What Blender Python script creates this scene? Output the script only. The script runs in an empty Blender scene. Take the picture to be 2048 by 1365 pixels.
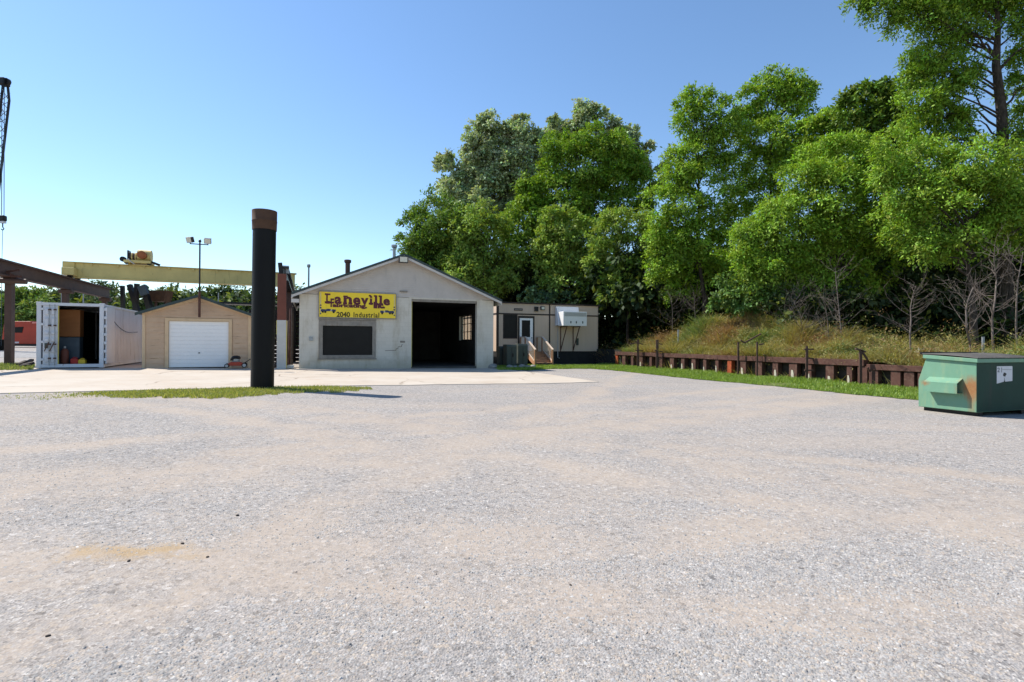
import bpy, math, random
import numpy as np
from mathutils import Matrix, Vector

R = math.radians
rnd = random.Random(7)
rng = np.random.default_rng(11)
scene = bpy.context.scene
COL = scene.collection

# ------------------------------------------------------------------ camera
FPX, CX, CY = 1060.0, 1024.0, 682.5          # focal length in pixels of the 2048 wide photograph
CAM_H = 1.47
cam_data = bpy.data.cameras.new('camera')
cam_data.sensor_width = 36.0
cam_data.lens = 36.0 * FPX / 2048.0
cam_data.clip_start = 0.05
cam_data.clip_end = 3000.0
cam = bpy.data.objects.new('camera', cam_data)
COL.objects.link(cam)
CAM_R = Matrix.Rotation(R(90.2), 3, 'X') @ Matrix.Rotation(R(0.3), 3, 'Z')
cam.rotation_euler = CAM_R.to_euler()
cam.location = (0, 0, CAM_H)
scene.camera = cam

# ------------------------------------------------------------------ light
SUN_EL = 50.0
SUN_DIR = Vector((-0.925, 0.38, 0.0)).normalized() * math.cos(R(SUN_EL)) + Vector((0, 0, math.sin(R(SUN_EL))))
world = bpy.data.worlds.new('World')
scene.world = world
world.use_nodes = True
wn = world.node_tree
wn.nodes.clear()
sky = wn.nodes.new('ShaderNodeTexSky')
sky.sky_type = 'NISHITA'
sky.sun_disc = False
sky.sun_elevation = R(SUN_EL)
sky.sun_rotation = math.atan2(SUN_DIR.x, SUN_DIR.y)
sky.altitude = 200
sky.air_density = 1.15
sky.dust_density = 0.12
sky.ozone_density = 3.6
bg = wn.nodes.new('ShaderNodeBackground')
bg.inputs['Strength'].default_value = 0.112
wo = wn.nodes.new('ShaderNodeOutputWorld')
hs = wn.nodes.new('ShaderNodeHueSaturation'); hs.inputs['Saturation'].default_value = 1.06; hs.inputs['Value'].default_value = 1.04
wn.links.new(sky.outputs[0], hs.inputs['Color']); wn.links.new(hs.outputs[0], bg.inputs['Color'])
wn.links.new(bg.outputs[0], wo.inputs['Surface'])
sl = bpy.data.lights.new('sun', 'SUN')
sl.energy = 4.6
sl.angle = R(0.55)
sl.color = (1.0, 0.94, 0.85)
sun = bpy.data.objects.new('sun', sl)
COL.objects.link(sun)
sun.rotation_euler = SUN_DIR.to_track_quat('Z', 'Y').to_euler()
sun.location = (-40, 20, 50)
vs = scene.view_settings
vs.view_transform = 'Standard'
vs.look = 'None'
vs.exposure = 0.70
vs.gamma = 1.0
vs.use_curve_mapping = False

# ------------------------------------------------------------------ helpers
def ray(px, py):
    return CAM_R @ Vector(((px - CX) / FPX, -(py - CY) / FPX, -1.0))

def at(px, py, Y):
    d = ray(px, py)
    return Vector((0, 0, CAM_H)) + d * (Y / d.y)

TILT = 0.011
def gz(x, y=0):
    return -TILT * max(-70.0, min(70.0, x))

def gnd(px, py):
    d = ray(px, py)
    # CAM_H + t dz = -TILT * t dx
    t = -CAM_H / (d.z + TILT * d.x)
    p = d * t
    return Vector((p.x, p.y, gz(p.x)))

TH = R(21.0)
class Frame:
    """A vertical facade plane standing on the ground: local x along it, y behind it, z up."""
    def __init__(self, x, y, th=TH, z=None):
        self.o = Vector((x, y, gz(x) if z is None else z)); self.th = th
        self.u = Vector((math.cos(th), math.sin(th), 0)); self.v = Vector((-math.sin(th), math.cos(th), 0))
    def xz(self, px, py, depth=0.0):
        d = ray(px, py); c = Vector((0, 0, CAM_H)) - self.o
        t = (depth - c.dot(self.v)) / d.dot(self.v)
        p = c + d * t
        return p.dot(self.u), p.z
    def w(self, x, y, z=0):
        return self.o + self.u * x + self.v * y + Vector((0, 0, z))

class MB:
    def __init__(self): self.v = []; self.f = []
    def add(self, vs, fs):
        n = len(self.v); self.v += [tuple(v) for v in vs]; self.f += [tuple(i + n for i in f) for f in fs]; return self
    def box(self, x0, x1, y0, y1, z0, z1):
        return self.add([(x0,y0,z0),(x1,y0,z0),(x1,y1,z0),(x0,y1,z0),(x0,y0,z1),(x1,y0,z1),(x1,y1,z1),(x0,y1,z1)],
                 [(0,3,2,1),(4,5,6,7),(0,1,5,4),(1,2,6,5),(2,3,7,6),(3,0,4,7)])
    def bar(self, a, b, w, h, up=(0,0,1)):
        """A rectangular bar from a to b, w wide and h high."""
        a = Vector(a); b = Vector(b); d = (b - a).normalized(); u = Vector(up)
        s = d.cross(u)
        if s.length < 1e-4: s = d.cross(Vector((1,0,0)))
        s.normalize(); t = s.cross(d).normalized()
        s *= w/2; t *= h/2
        return self.add([a-s-t,a+s-t,a+s+t,a-s+t,b-s-t,b+s-t,b+s+t,b-s+t],
                 [(0,3,2,1),(4,5,6,7),(0,1,5,4),(1,2,6,5),(2,3,7,6),(3,0,4,7)])
    def tube(self, pts, rad, n=10, cap=True):
        pts = [Vector(p) for p in pts]
        if not hasattr(rad, '__len__'): rad = [rad]*len(pts)
        vs = []; fs = []
        ref = None
        for i, p in enumerate(pts):
            d = (pts[min(i+1, len(pts)-1)] - pts[max(i-1, 0)]).normalized()
            if ref is None:
                ref = d.cross(Vector((0,0,1)))
                if ref.length < 1e-3: ref = Vector((1,0,0))
            s = (ref - d*ref.dot(d)).normalized(); ref = s
            t = d.cross(s)
            for k in range(n):
                a = 2*math.pi*k/n
                vs.append(p + (s*math.cos(a) + t*math.sin(a))*rad[i])
        for i in range(len(pts)-1):
            for k in range(n):
                fs.append((i*n+k, i*n+(k+1)%n, (i+1)*n+(k+1)%n, (i+1)*n+k))
        if cap:
            fs.append(tuple(range(n))[::-1]); fs.append(tuple((len(pts)-1)*n+k for k in range(n)))
        return self.add(vs, fs)
    def prism(self, poly, a, b, axis='y'):
        """Extrude a 2D polygon; axis y: poly in (x,z); axis x: poly in (y,z); axis z: poly in (x,y)."""
        def P(p, c):
            return (p[0], c, p[1]) if axis == 'y' else (c, p[0], p[1]) if axis == 'x' else (p[0], p[1], c)
        n = len(poly)
        vs = [P(p, a) for p in poly] + [P(p, b) for p in poly]
        fs = [tuple(range(n)), tuple(range(2*n-1, n-1, -1))] + [(i, i+n, (i+1)%n+n, (i+1)%n) for i in range(n)]
        return self.add(vs, fs)
    def lathe(self, prof, n=16, c=(0,0,0)):
        vs = []; fs = []
        for r, z in prof:
            for k in range(n):
                a = 2*math.pi*k/n; vs.append((c[0]+r*math.cos(a), c[1]+r*math.sin(a), c[2]+z))
        for i in range(len(prof)-1):
            for k in range(n): fs.append((i*n+k, i*n+(k+1)%n, (i+1)*n+(k+1)%n, (i+1)*n+k))
        fs.append(tuple(range(n))[::-1]); fs.append(tuple((len(prof)-1)*n+k for k in range(n)))
        return self.add(vs, fs)
    def panel(self, xs, zs, holes, y0, y1):
        """A slab in the xz plane with rectangular holes (x0,x1,z0,z1), one welded mesh."""
        X = sorted(set(list(xs) + [h for q in holes for h in q[:2]])); Z = sorted(set(list(zs) + [h for q in holes for h in q[2:]]))
        X = [x for x in X if xs[0] <= x <= xs[-1]]; Z = [z for z in Z if zs[0] <= z <= zs[-1]]
        ok = lambda i, j: 0 <= i < len(X)-1 and 0 <= j < len(Z)-1 and not any(h[0] <= (X[i]+X[i+1])/2 <= h[1] and h[2] <= (Z[j]+Z[j+1])/2 <= h[3] for h in holes)
        idx = {}
        def V(i, j, k):
            if (i,j,k) not in idx:
                idx[(i,j,k)] = len(self.v); self.v.append((X[i], (y0,y1)[k], Z[j]))
            return idx[(i,j,k)]
        for i in range(len(X)-1):
            for j in range(len(Z)-1):
                if not ok(i, j): continue
                self.f.append((V(i,j,0),V(i+1,j,0),V(i+1,j+1,0),V(i,j+1,0)))
                self.f.append((V(i,j,1),V(i,j+1,1),V(i+1,j+1,1),V(i+1,j,1)))
                if not ok(i-1,j): self.f.append((V(i,j,0),V(i,j+1,0),V(i,j+1,1),V(i,j,1)))
                if not ok(i+1,j): self.f.append((V(i+1,j,0),V(i+1,j,1),V(i+1,j+1,1),V(i+1,j+1,0)))
                if not ok(i,j-1): self.f.append((V(i,j,0),V(i,j,1),V(i+1,j,1),V(i+1,j,0)))
                if not ok(i,j+1): self.f.append((V(i,j+1,0),V(i+1,j+1,0),V(i+1,j+1,1),V(i,j+1,1)))
        return self
    def build(self, name, m, parent=None, smooth=False, bevel=0.0, loc=None, rotz=0.0):
        me = bpy.data.meshes.new(name)
        me.from_pydata(self.v, [], self.f); me.update()
        if m: me.materials.append(m)
        if smooth:
            me.polygons.foreach_set('use_smooth', [True]*len(me.polygons))
        o = bpy.data.objects.new(name, me); COL.objects.link(o)
        if smooth:
            try: me.set_sharp_from_angle(angle=R(40))
            except Exception: pass
        if parent: o.parent = parent
        if loc is not None: o.location = loc
        if rotz: o.rotation_euler.z = rotz
        if bevel:
            b = o.modifiers.new('bevel', 'BEVEL'); b.width = bevel; b.segments = 2; b.limit_method = 'ANGLE'; b.angle_limit = R(35)
        return o

def tag(o, label=None, cat=None, group=None, kind=None):
    if label: o['label'] = label
    if cat: o['category'] = cat
    if group: o['group'] = group
    if kind: o['kind'] = kind
    return o

def thing(name, label, cat, loc=(0,0,0), rotz=0.0, group=None):
    o = bpy.data.objects.new(name, None); COL.objects.link(o)
    o.empty_display_size = 0.2
    o.location = loc; o.rotation_euler.z = rotz
    return tag(o, label, cat, group)

def np_mesh(name, verts, faces_n, nverts_per, m, parent=None, tint=None, smooth=False):
    """verts (N,3); polygons are consecutive runs of nverts_per vertices unless faces_n is an index array."""
    me = bpy.data.meshes.new(name)
    N = len(verts)
    idx = np.arange(N, dtype=np.int32) if faces_n is None else np.asarray(faces_n, dtype=np.int32).ravel()
    nf = len(idx)//nverts_per
    me.vertices.add(N); me.vertices.foreach_set('co', np.asarray(verts, dtype=np.float32).ravel())
    me.loops.add(len(idx)); me.loops.foreach_set('vertex_index', idx)
    me.polygons.add(nf)
    me.polygons.foreach_set('loop_start', np.arange(0, nf*nverts_per, nverts_per, dtype=np.int32))
    if smooth: me.polygons.foreach_set('use_smooth', np.ones(nf, dtype=bool))
    if tint is not None:
        a = me.attributes.new('tint', 'FLOAT_COLOR', 'POINT')
        a.data.foreach_set('color', np.concatenate([tint, np.ones((N,1))], 1).astype(np.float32).ravel())
    me.update(calc_edges=True); me.validate()
    me.materials.append(m)
    o = bpy.data.objects.new(name, me); COL.objects.link(o)
    if parent: o.parent = parent
    return o

# ------------------------------------------------------------------ materials
class NT:
    def __init__(self, name):
        self.m = bpy.data.materials.new(name); self.m.use_nodes = True
        self.n = self.m.node_tree.nodes; self.l = self.m.node_tree.links
        self.p = self.n['Principled BSDF']; self.out = self.n['Material Output']
        self.tc = self.n.new('ShaderNodeTexCoord')
    def new(self, t, **kw):
        n = self.n.new(t)
        for k, v in kw.items(): setattr(n, k, v)
        return n
    def lk(self, a, b): self.l.new(a, b)
    def vec(self, scale=(1,1,1), space='Object', rot=(0,0,0)):
        mp = self.new('ShaderNodeMapping'); mp.inputs['Scale'].default_value = scale; mp.inputs['Rotation'].default_value = rot
        self.lk(self.tc.outputs[space], mp.inputs['Vector']); return mp.outputs[0]
    def noise(self, scale, detail=4, rough=0.55, vec=None, dist=0.0):
        n = self.new('ShaderNodeTexNoise'); n.inputs['Scale'].default_value = scale; n.inputs['Detail'].default_value = detail
        n.inputs['Roughness'].default_value = rough; n.inputs['Distortion'].default_value = dist
        self.lk(vec if vec is not None else self.tc.outputs['Object'], n.inputs['Vector']); return n.outputs['Fac']
    def ramp(self, fac, a, b, ca=(0,0,0,1), cb=(1,1,1,1)):
        r = self.new('ShaderNodeValToRGB'); e = r.color_ramp.elements
        e[0].position = a; e[1].position = b; e[0].color = ca; e[1].color = cb
        self.lk(fac, r.inputs[0]); return r.outputs[0]
    def mix(self, fac, a, b, mode='MIX'):
        x = self.new('ShaderNodeMix', data_type='RGBA', blend_type=mode)
        for s, q in ((0, fac), (6, a), (7, b)):
            if isinstance(q, (int, float)): x.inputs[s].default_value = q
            elif isinstance(q, tuple): x.inputs[s].default_value = q if len(q) == 4 else q + (1,)
            else: self.lk(q, x.inputs[s])
        return x.outputs[2]
    def math(self, op, a, b=None):
        x = self.new('ShaderNodeMath', operation=op)
        for s, q in ((0, a), (1, b)):
            if q is None: continue
            if isinstance(q, (int, float)): x.inputs[s].default_value = q
            else: self.lk(q, x.inputs[s])
        return x.outputs[0]
    def bump(self, h, strength=0.3, dist=0.02):
        b = self.new('ShaderNodeBump'); b.inputs['Strength'].default_value = strength; b.inputs['Distance'].default_value = dist
        self.lk(h, b.inputs['Height']); self.lk(b.outputs[0], self.p.inputs['Normal'])
    def done(self, col, rough=0.7, metal=0.0, spec=0.3):
        if isinstance(col, tuple): self.p.inputs['Base Color'].default_value = col if len(col) == 4 else col + (1,)
        else: self.lk(col, self.p.inputs['Base Color'])
        self.p.inputs['Roughness'].default_value = rough; self.p.inputs['Metallic'].default_value = metal
        self.p.inputs['Specular IOR Level'].default_value = spec
        return self.m

def paint(name, c, var=0.25, scale=3.0, rough=0.6, rust=0.0, rustc=(0.16,0.06,0.025), stretch=(1,1,1), metal=0.0, bump=0.05, spec=0.3, dirt=None, dirtlo=0.5):
    """Painted or plain surface: mottled base colour, optional rust patches and dirt streaks."""
    t = NT(name)
    dark = tuple(x*(1-var) for x in c); light = tuple(min(1, x*(1+var*0.6)) for x in c)
    v = t.vec(stretch)
    col = t.mix(t.ramp(t.noise(scale, 6, 0.65, v), 0.3, 0.7), dark, light)
    if dirt:
        col = t.mix(t.ramp(t.noise(scale*0.9, 7, 0.7, t.vec((stretch[0]*2.5, stretch[1]*2.5, stretch[2]*0.35))), dirtlo, dirtlo+0.2), col, dirt)
    if rust > 0:
        rf = t.ramp(t.noise(scale*1.7, 8, 0.7, v), 0.72-rust*0.4, 0.78-rust*0.4)
        col = t.mix(rf, col, t.mix(t.noise(scale*9, 4), tuple(x*0.6 for x in rustc), tuple(min(1,x*1.7) for x in rustc)))
    if bump: t.bump(t.noise(scale*14, 4), bump*4, 0.004)
    return t.done(col, rough, metal, spec)

M = {}
# ground materials
# wheel tracks worn across the lot: each a straight run on the ground, given by two points of it
TRACKS = []
for a_, b_, w_ in (((0,1005),(1000,885),.42),((0,975),(1000,868),.30),((100,945),(900,862),.28),((0,905),(500,862),.3),((860,858),(2048,1005),.40),((820,838),(2048,962),.30),((900,905),(2048,1075),.34),((0,1135),(1000,1075),.22),((150,1180),(1000,1110),.2),((500,1150),(2048,1255),.25),((1150,800),(700,1000),.3)):
    A_ = gnd(*a_); B_ = gnd(*b_); d_ = Vector((B_.x-A_.x, B_.y-A_.y)).normalized(); n_ = Vector((-d_.y, d_.x)); TRACKS.append((n_.x, n_.y, n_.x*A_.x+n_.y*A_.y, w_))
def mat_gravel():
    t = NT('gravel_lot')
    P = t.tc.outputs['Object']
    # wheel-track sand streaks: long soft bands bent by a slow noise
    warp = t.new('ShaderNodeVectorMath', operation='ADD')
    nz = t.new('ShaderNodeTexNoise'); nz.inputs['Scale'].default_value = 0.11; nz.inputs['Detail'].default_value = 2
    t.lk(P, nz.inputs['Vector'])
    sc = t.new('ShaderNodeVectorMath', operation='SCALE'); sc.inputs['Scale'].default_value = 7.0
    t.lk(nz.outputs['Color'], sc.inputs[0]); t.lk(P, warp.inputs[0]); t.lk(sc.outputs[0], warp.inputs[1])
    mp = t.new('ShaderNodeMapping'); mp.inputs['Scale'].default_value = (0.16, 0.85, 1); mp.inputs['Rotation'].default_value = (0, 0, R(-9))
    t.lk(warp.outputs[0], mp.inputs['Vector'])
    n1 = t.noise(1.0, 5, 0.62, mp.outputs[0])
    n2 = t.noise(0.55, 5, 0.7)
    f = t.math('ADD', t.math('MULTIPLY', n1, 0.68), t.math('MULTIPLY', n2, 0.32))
    f = t.math('ADD', f, t.math('MULTIPLY', t.math('SUBTRACT', t.noise(9, 5, 0.75), 0.5), 0.22))
    sand = t.ramp(f, 0.465, 0.60)
    w2 = t.new('ShaderNodeVectorMath', operation='ADD'); n3 = t.new('ShaderNodeTexNoise'); n3.inputs['Scale'].default_value = 0.5; n3.inputs['Detail'].default_value = 5
    t.lk(P, n3.inputs['Vector']); s3 = t.new('ShaderNodeVectorMath', operation='MULTIPLY_ADD'); s3.inputs[1].default_value = (1.5,1.5,0); s3.inputs[2].default_value = (-.75,-.75,0)
    t.lk(n3.outputs['Color'], s3.inputs[0]); t.lk(P, w2.inputs[0]); t.lk(s3.outputs[0], w2.inputs[1])
    tr = None
    for (ax_, ay_, c_, w_) in TRACKS:
        dt = t.new('ShaderNodeVectorMath', operation='DOT_PRODUCT'); dt.inputs[1].default_value = (ax_, ay_, 0); t.lk(w2.outputs[0], dt.inputs[0])
        q = t.ramp(t.math('DIVIDE', t.math('ABSOLUTE', t.math('SUBTRACT', dt.outputs['Value'], c_)), w_*2.2), 0.25, 0.85, (1,1,1,1), (0,0,0,1))
        tr = q if tr is None else t.math('MAXIMUM', tr, q)
    tr = t.math('MULTIPLY', tr, t.ramp(t.noise(0.9, 6, 0.7), 0.33, 0.55))
    sand = t.math('MAXIMUM', t.math('MULTIPLY', sand, 0.55), t.math('MULTIPLY', tr, 0.95))
    vor = t.new('ShaderNodeTexVoronoi'); vor.inputs['Scale'].default_value = 74; t.lk(P, vor.inputs['Vector'])
    vor2 = t.new('ShaderNodeTexVoronoi'); vor2.inputs['Scale'].default_value = 33; t.lk(P, vor2.inputs['Vector'])
    sep = t.new('ShaderNodeSeparateColor'); t.lk(vor.outputs['Color'], sep.inputs[0])
    sep2 = t.new('ShaderNodeSeparateColor'); t.lk(vor2.outputs['Color'], sep2.inputs[0])
    def stones(src):
        r = t.new('ShaderNodeValToRGB'); t.lk(src, r.inputs[0])
        e = r.color_ramp.elements
        e[0].position = 0.0; e[0].color = (0.11,0.107,0.105,1); e[1].position = 1.0; e[1].color = (0.62,0.60,0.57,1)
        for p, c in ((0.12,(0.22,0.215,0.21,1)),(0.35,(0.31,0.30,0.292,1)),(0.6,(0.37,0.355,0.34,1)),(0.72,(0.45,0.385,0.31,1)),(0.8,(0.36,0.355,0.355,1)),(0.9,(0.43,0.41,0.39,1))):
            x = e.new(p); x.color = c
        return r.outputs[0]
    st = t.mix(t.ramp(sep2.outputs[1], 0.60, 0.66), stones(sep.outputs[0]), stones(sep2.outputs[0]))
    big = t.ramp(t.noise(0.23, 4, 0.6), 0.3, 0.7, (0.78,0.765,0.755,1), (0.95,0.93,0.91,1))
    st = t.mix(1.0, st, big, 'MULTIPLY')
    st = t.mix(0.22, st, t.mix(t.noise(2.5, 6, 0.7), (0.27,0.255,0.243), (0.43,0.405,0.38)))
    st = t.mix(1.0, st, t.ramp(t.noise(11, 8, 0.85), 0.32, 0.68, (0.72,0.72,0.73,1), (1.24,1.23,1.22,1)), 'MULTIPLY')
    sandc = t.mix(t.noise(3.2, 7, 0.72), (0.345,0.275,0.213), (0.415,0.35,0.287))
    speck = t.ramp(sep.outputs[1], 0.78, 0.88)
    sandc = t.mix(t.math('MULTIPLY', speck, 0.55), sandc, st)
    col = t.mix(t.math('MULTIPLY', sand, 0.68), st, sandc)
    # ochre spill near the camera on the left
    dx = t.new('ShaderNodeVectorMath', operation='SUBTRACT'); dx.inputs[1].default_value = gnd(265, 1105)
    t.lk(P, dx.inputs[0])
    sx = t.new('ShaderNodeVectorMath', operation='MULTIPLY'); sx.inputs[1].default_value = (0.55, 2.0, 0); t.lk(dx.outputs[0], sx.inputs[0])
    ln = t.new('ShaderNodeVectorMath', operation='LENGTH'); t.lk(sx.outputs[0], ln.inputs[0])
    oc = t.ramp(t.math('ADD', ln.outputs['Value'], t.math('MULTIPLY', t.noise(4, 7, 0.75), 1.3)), 0.72, 0.999, (1,1,1,1), (0,0,0,1))
    col = t.mix(t.math('MULTIPLY', oc, 0.75), col, (0.36, 0.255, 0.14))
    h = t.math('ADD', t.math('MULTIPLY', vor.outputs['Distance'], t.math('SUBTRACT', 1.0, t.math('MULTIPLY', sand, 0.75))), t.math('MULTIPLY', t.noise(1.6, 6, 0.7), 0.8))
    t.bump(h, 0.6, 0.011)
    return t.done(col, 0.95, 0, 0.12)
M['gravel'] = mat_gravel()

def mat_concrete():
    t = NT('old_concrete')
    c = t.mix(t.ramp(t.noise(0.45, 7, 0.7), 0.3, 0.7), (0.43,0.365,0.295), (0.50,0.45,0.385))
    c = t.mix(t.ramp(t.noise(1.5, 8, 0.75, t.vec((0.5,1.6,1))), 0.56, 0.72), c, (0.42,0.30,0.21))
    # cracks
    v = t.new('ShaderNodeTexVoronoi', feature='DISTANCE_TO_EDGE'); v.inputs['Scale'].default_value = 0.27
    nz = t.new('ShaderNodeTexNoise'); nz.inputs['Scale'].default_value = 1.2; nz.inputs['Detail'].default_value = 5
    t.lk(t.tc.outputs['Object'], nz.inputs['Vector'])
    ad = t.new('ShaderNodeMix', data_type='RGBA', blend_type='ADD'); ad.inputs[0].default_value = 0.55
    t.lk(t.tc.outputs['Object'], ad.inputs[6]); t.lk(nz.outputs['Color'], ad.inputs[7]); t.lk(ad.outputs[2], v.inputs['Vector'])
    ck = t.ramp(v.outputs['Distance'], 0.004, 0.011, (1,1,1,1), (0,0,0,1))
    ck = t.math('MULTIPLY', ck, t.ramp(t.noise(0.3, 3), 0.45, 0.6))
    c = t.mix(t.math('MULTIPLY', ck, 0.8), c, (0.2,0.15,0.11))
    c = t.mix(t.math('MULTIPLY', t.ramp(t.noise(28, 3, 0.6), 0.62, 0.7), 0.35), c, (0.32,0.27,0.22))
    c = t.mix(t.math('MULTIPLY', t.ramp(t.noise(0.7, 6, 0.65), 0.58, 0.72), 0.35), c, (0.27,0.22,0.18))
    t.bump(t.noise(30, 5), 0.2, 0.01)
    return t.done(c, 0.9, 0, 0.15)
M['concrete'] = mat_concrete()

def mat_soil(name, a, b, scale=1.3):
    t = NT(name)
    c = t.mix(t.ramp(t.noise(scale, 7, 0.7), 0.3, 0.7), a, b)
    c = t.mix(t.ramp(t.noise(scale*6, 5, 0.7), 0.45, 0.65), c, tuple(x*0.55 for x in a))
    t.bump(t.noise(scale*12, 5), 0.8, 0.05)
    return t.done(c, 0.95, 0, 0.1)
M['turf'] = mat_soil('turf_soil', (0.085,0.125,0.03), (0.17,0.19,0.06))
M['bank'] = mat_soil('bank_soil', (0.15,0.115,0.055), (0.25,0.20,0.09))
M['far_ground'] = mat_soil('far_ground', (0.07,0.10,0.03), (0.13,0.16,0.05), 0.2)
M['asphalt_gray'] = mat_soil('gray_gravel_road', (0.30,0.295,0.29), (0.36,0.35,0.34), 0.8)

def mat_block():
    t = NT('painted_block')
    v = t.vec((1,1,1))
    sepx = t.new('ShaderNodeSeparateXYZ'); t.lk(t.tc.outputs['Object'], sepx.inputs[0])
    cx = t.new('ShaderNodeCombineXYZ'); t.lk(t.math('ADD', sepx.outputs[0], sepx.outputs[1]), cx.inputs[0]); t.lk(sepx.outputs[2], cx.inputs[1])
    br = t.new('ShaderNodeTexBrick'); br.inputs['Scale'].default_value = 1.0
    br.inputs['Brick Width'].default_value = 0.4; br.inputs['Row Height'].default_value = 0.2; br.inputs['Mortar Size'].default_value = 0.006
    br.inputs['Mortar Smooth'].default_value = 0.4
    br.inputs['Color1'].default_value = (0.575,0.54,0.465,1); br.inputs['Color2'].default_value = (0.625,0.585,0.505,1); br.inputs['Mortar'].default_value = (0.43,0.40,0.34,1)
    t.lk(cx.outputs[0], br.inputs['Vector'])
    c = t.mix(0.55, br.outputs['Color'], t.mix(t.ramp(t.noise(0.8, 7, 0.7), 0.3, 0.7), (0.53,0.495,0.42), (0.64,0.60,0.52)))
    c = t.mix(t.math('MULTIPLY', t.ramp(t.noise(1.1, 8, 0.72, t.vec((1.6,1.6,0.5))), 0.50, 0.68), 0.7), c, (0.38,0.325,0.225))
    # damp dirt kicked up along the foot of the wall, ragged edge
    foot = t.ramp(t.math('MULTIPLY', t.math('ADD', sepx.outputs[2], t.math('MULTIPLY', t.noise(1.4, 6, 0.7), 1.4)), 0.4), 0.30, 0.52, (1,1,1,1), (0,0,0,1))
    c = t.mix(t.math('MULTIPLY', foot, 0.5), c, (0.33,0.295,0.21))
    t.bump(t.math('ADD', br.outputs['Fac'], t.math('MULTIPLY', t.noise(40, 4), -0.3)), -0.35, 0.008)
    return t.done(c, 0.85, 0, 0.2)
M['block'] = mat_block()
M['siding_grey'] = paint('grey_siding', (0.52,0.475,0.43), 0.10, 1.5, 0.6, dirt=(0.34,0.32,0.30), dirtlo=0.58)
M['trim_white'] = paint('white_trim', (0.52,0.495,0.465), 0.12, 2.0, 0.55)
M['roof_green'] = paint('green_roof_edge', (0.035,0.055,0.055), 0.3, 2.0, 0.45)
M['roof'] = paint('roof_sheet', (0.06,0.075,0.075), 0.3, 1.0, 0.5)
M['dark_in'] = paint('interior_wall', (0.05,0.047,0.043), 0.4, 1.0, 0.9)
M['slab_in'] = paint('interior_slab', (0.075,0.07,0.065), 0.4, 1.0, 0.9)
M['sign_yellow'] = paint('sign_yellow', (0.86,0.63,0.035), 0.06, 2.0, 0.45, dirt=(0.60,0.42,0.04), dirtlo=0.6)
M['maroon'] = paint('sign_maroon', (0.105,0.018,0.028), 0.2, 6, 0.5)
M['maroon2'] = paint('sign_maroon_fill', (0.18,0.045,0.07), 0.2, 6, 0.5)
M['sign_dark'] = paint('sign_dark_olive', (0.075,0.06,0.01), 0.2, 6, 0.5)
M['sign_blue'] = paint('sign_blue', (0.035,0.045,0.11), 0.4, 8, 0.5)
M['sign_grey'] = paint('sign_grey', (0.42,0.42,0.40), 0.3, 8, 0.5)
M['wood_frame'] = paint('weathered_frame', (0.26,0.235,0.20), 0.25, 4, 0.8, dirt=(0.17,0.11,0.07), dirtlo=0.57)
def mat_glass(name, c=(0.012,0.013,0.014), rough=0.12):
    t = NT(name); return t.done(t.mix(t.noise(3, 5), tuple(x*0.7 for x in c), tuple(x*1.5 for x in c)), rough, 0, 0.12)
M['dark_glass'] = mat_glass('dark_glass', (0.012,0.012,0.012), 0.35)
M['clear_dirty'] = None
def mat_pane():
    t = NT('window_pane')
    tr = t.new('ShaderNodeBsdfTransparent'); tr.inputs[0].default_value = (0.8,0.8,0.76,1)
    t.p.inputs['Base Color'].default_value = (0.3,0.3,0.28,1); t.p.inputs['Roughness'].default_value = 0.15
    mx = t.new('ShaderNodeMixShader'); mx.inputs[0].default_value = 0.16
    t.lk(tr.outputs[0], mx.inputs[1]); t.lk(t.p.outputs[0], mx.inputs[2]); t.lk(mx.outputs[0], t.out.inputs['Surface'])
    return t.m
M['pane'] = mat_pane()
def mat_tan():
    t = NT('tan_siding')
    c = t.mix(t.ramp(t.noise(1.2, 6, 0.65, t.vec((0.5,0.5,2))), 0.3, 0.7), (0.50,0.345,0.23), (0.60,0.425,0.285))
    c = t.mix(t.ramp(t.noise(1.7, 7, 0.7, t.vec((0.55,0.55,11))), 0.585, 0.66), c, (0.20,0.12,0.07))
    c = t.mix(t.math('MULTIPLY', t.ramp(t.noise(1.0, 7, 0.7), 0.5, 0.7), 0.4), c, (0.40,0.26,0.17))
    t.bump(t.noise(30, 4), 0.2, 0.004)
    return t.done(c, 0.8, 0, 0.2)
M['siding_tan'] = mat_tan()
M['trim_tan'] = paint('tan_trim', (0.62,0.45,0.28), 0.12, 3, 0.75, dirt=(0.3,0.2,0.12), dirtlo=0.62)
M['white_door'] = paint('white_door', (0.83,0.82,0.81), 0.04, 1.0, 0.4, dirt=(0.72,0.69,0.62), dirtlo=0.62)
M['cont_white'] = paint('container_white', (0.57,0.59,0.63), 0.08, 1.0, 0.5, rust=0.12, dirt=(0.34,0.32,0.30), dirtlo=0.56)
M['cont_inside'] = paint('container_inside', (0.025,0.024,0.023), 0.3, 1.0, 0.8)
M['plywood'] = paint('plywood', (0.26,0.105,0.035), 0.15, 2, 0.7, stretch=(0.5,0.5,2))
M['bluegrey'] = paint('bluegrey_steel', (0.06,0.085,0.11), 0.2, 3, 0.5)
M['steel_brown'] = paint('brown_steel', (0.085,0.047,0.036), 0.25, 2.2, 0.65, rust=0.25, rustc=(0.11,0.05,0.03))
M['rust'] = paint('rusty_steel', (0.10,0.046,0.034), 0.4, 3.0, 0.85, rust=0.5, rustc=(0.10,0.055,0.04))
M['rust_light'] = paint('rust_cap', (0.085,0.045,0.026), 0.3, 3.0, 0.8, rust=0.3, rustc=(0.10,0.04,0.02))
M['primer_red'] = paint('red_primer_steel', (0.16,0.055,0.037), 0.15, 2.0, 0.7)
M['orange_patch'] = paint('orange_steel', (0.36,0.075,0.025), 0.3, 5.0, 0.7)
M['pale_patch'] = paint('pale_plaster', (0.50,0.46,0.36), 0.2, 5.0, 0.9)
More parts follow.
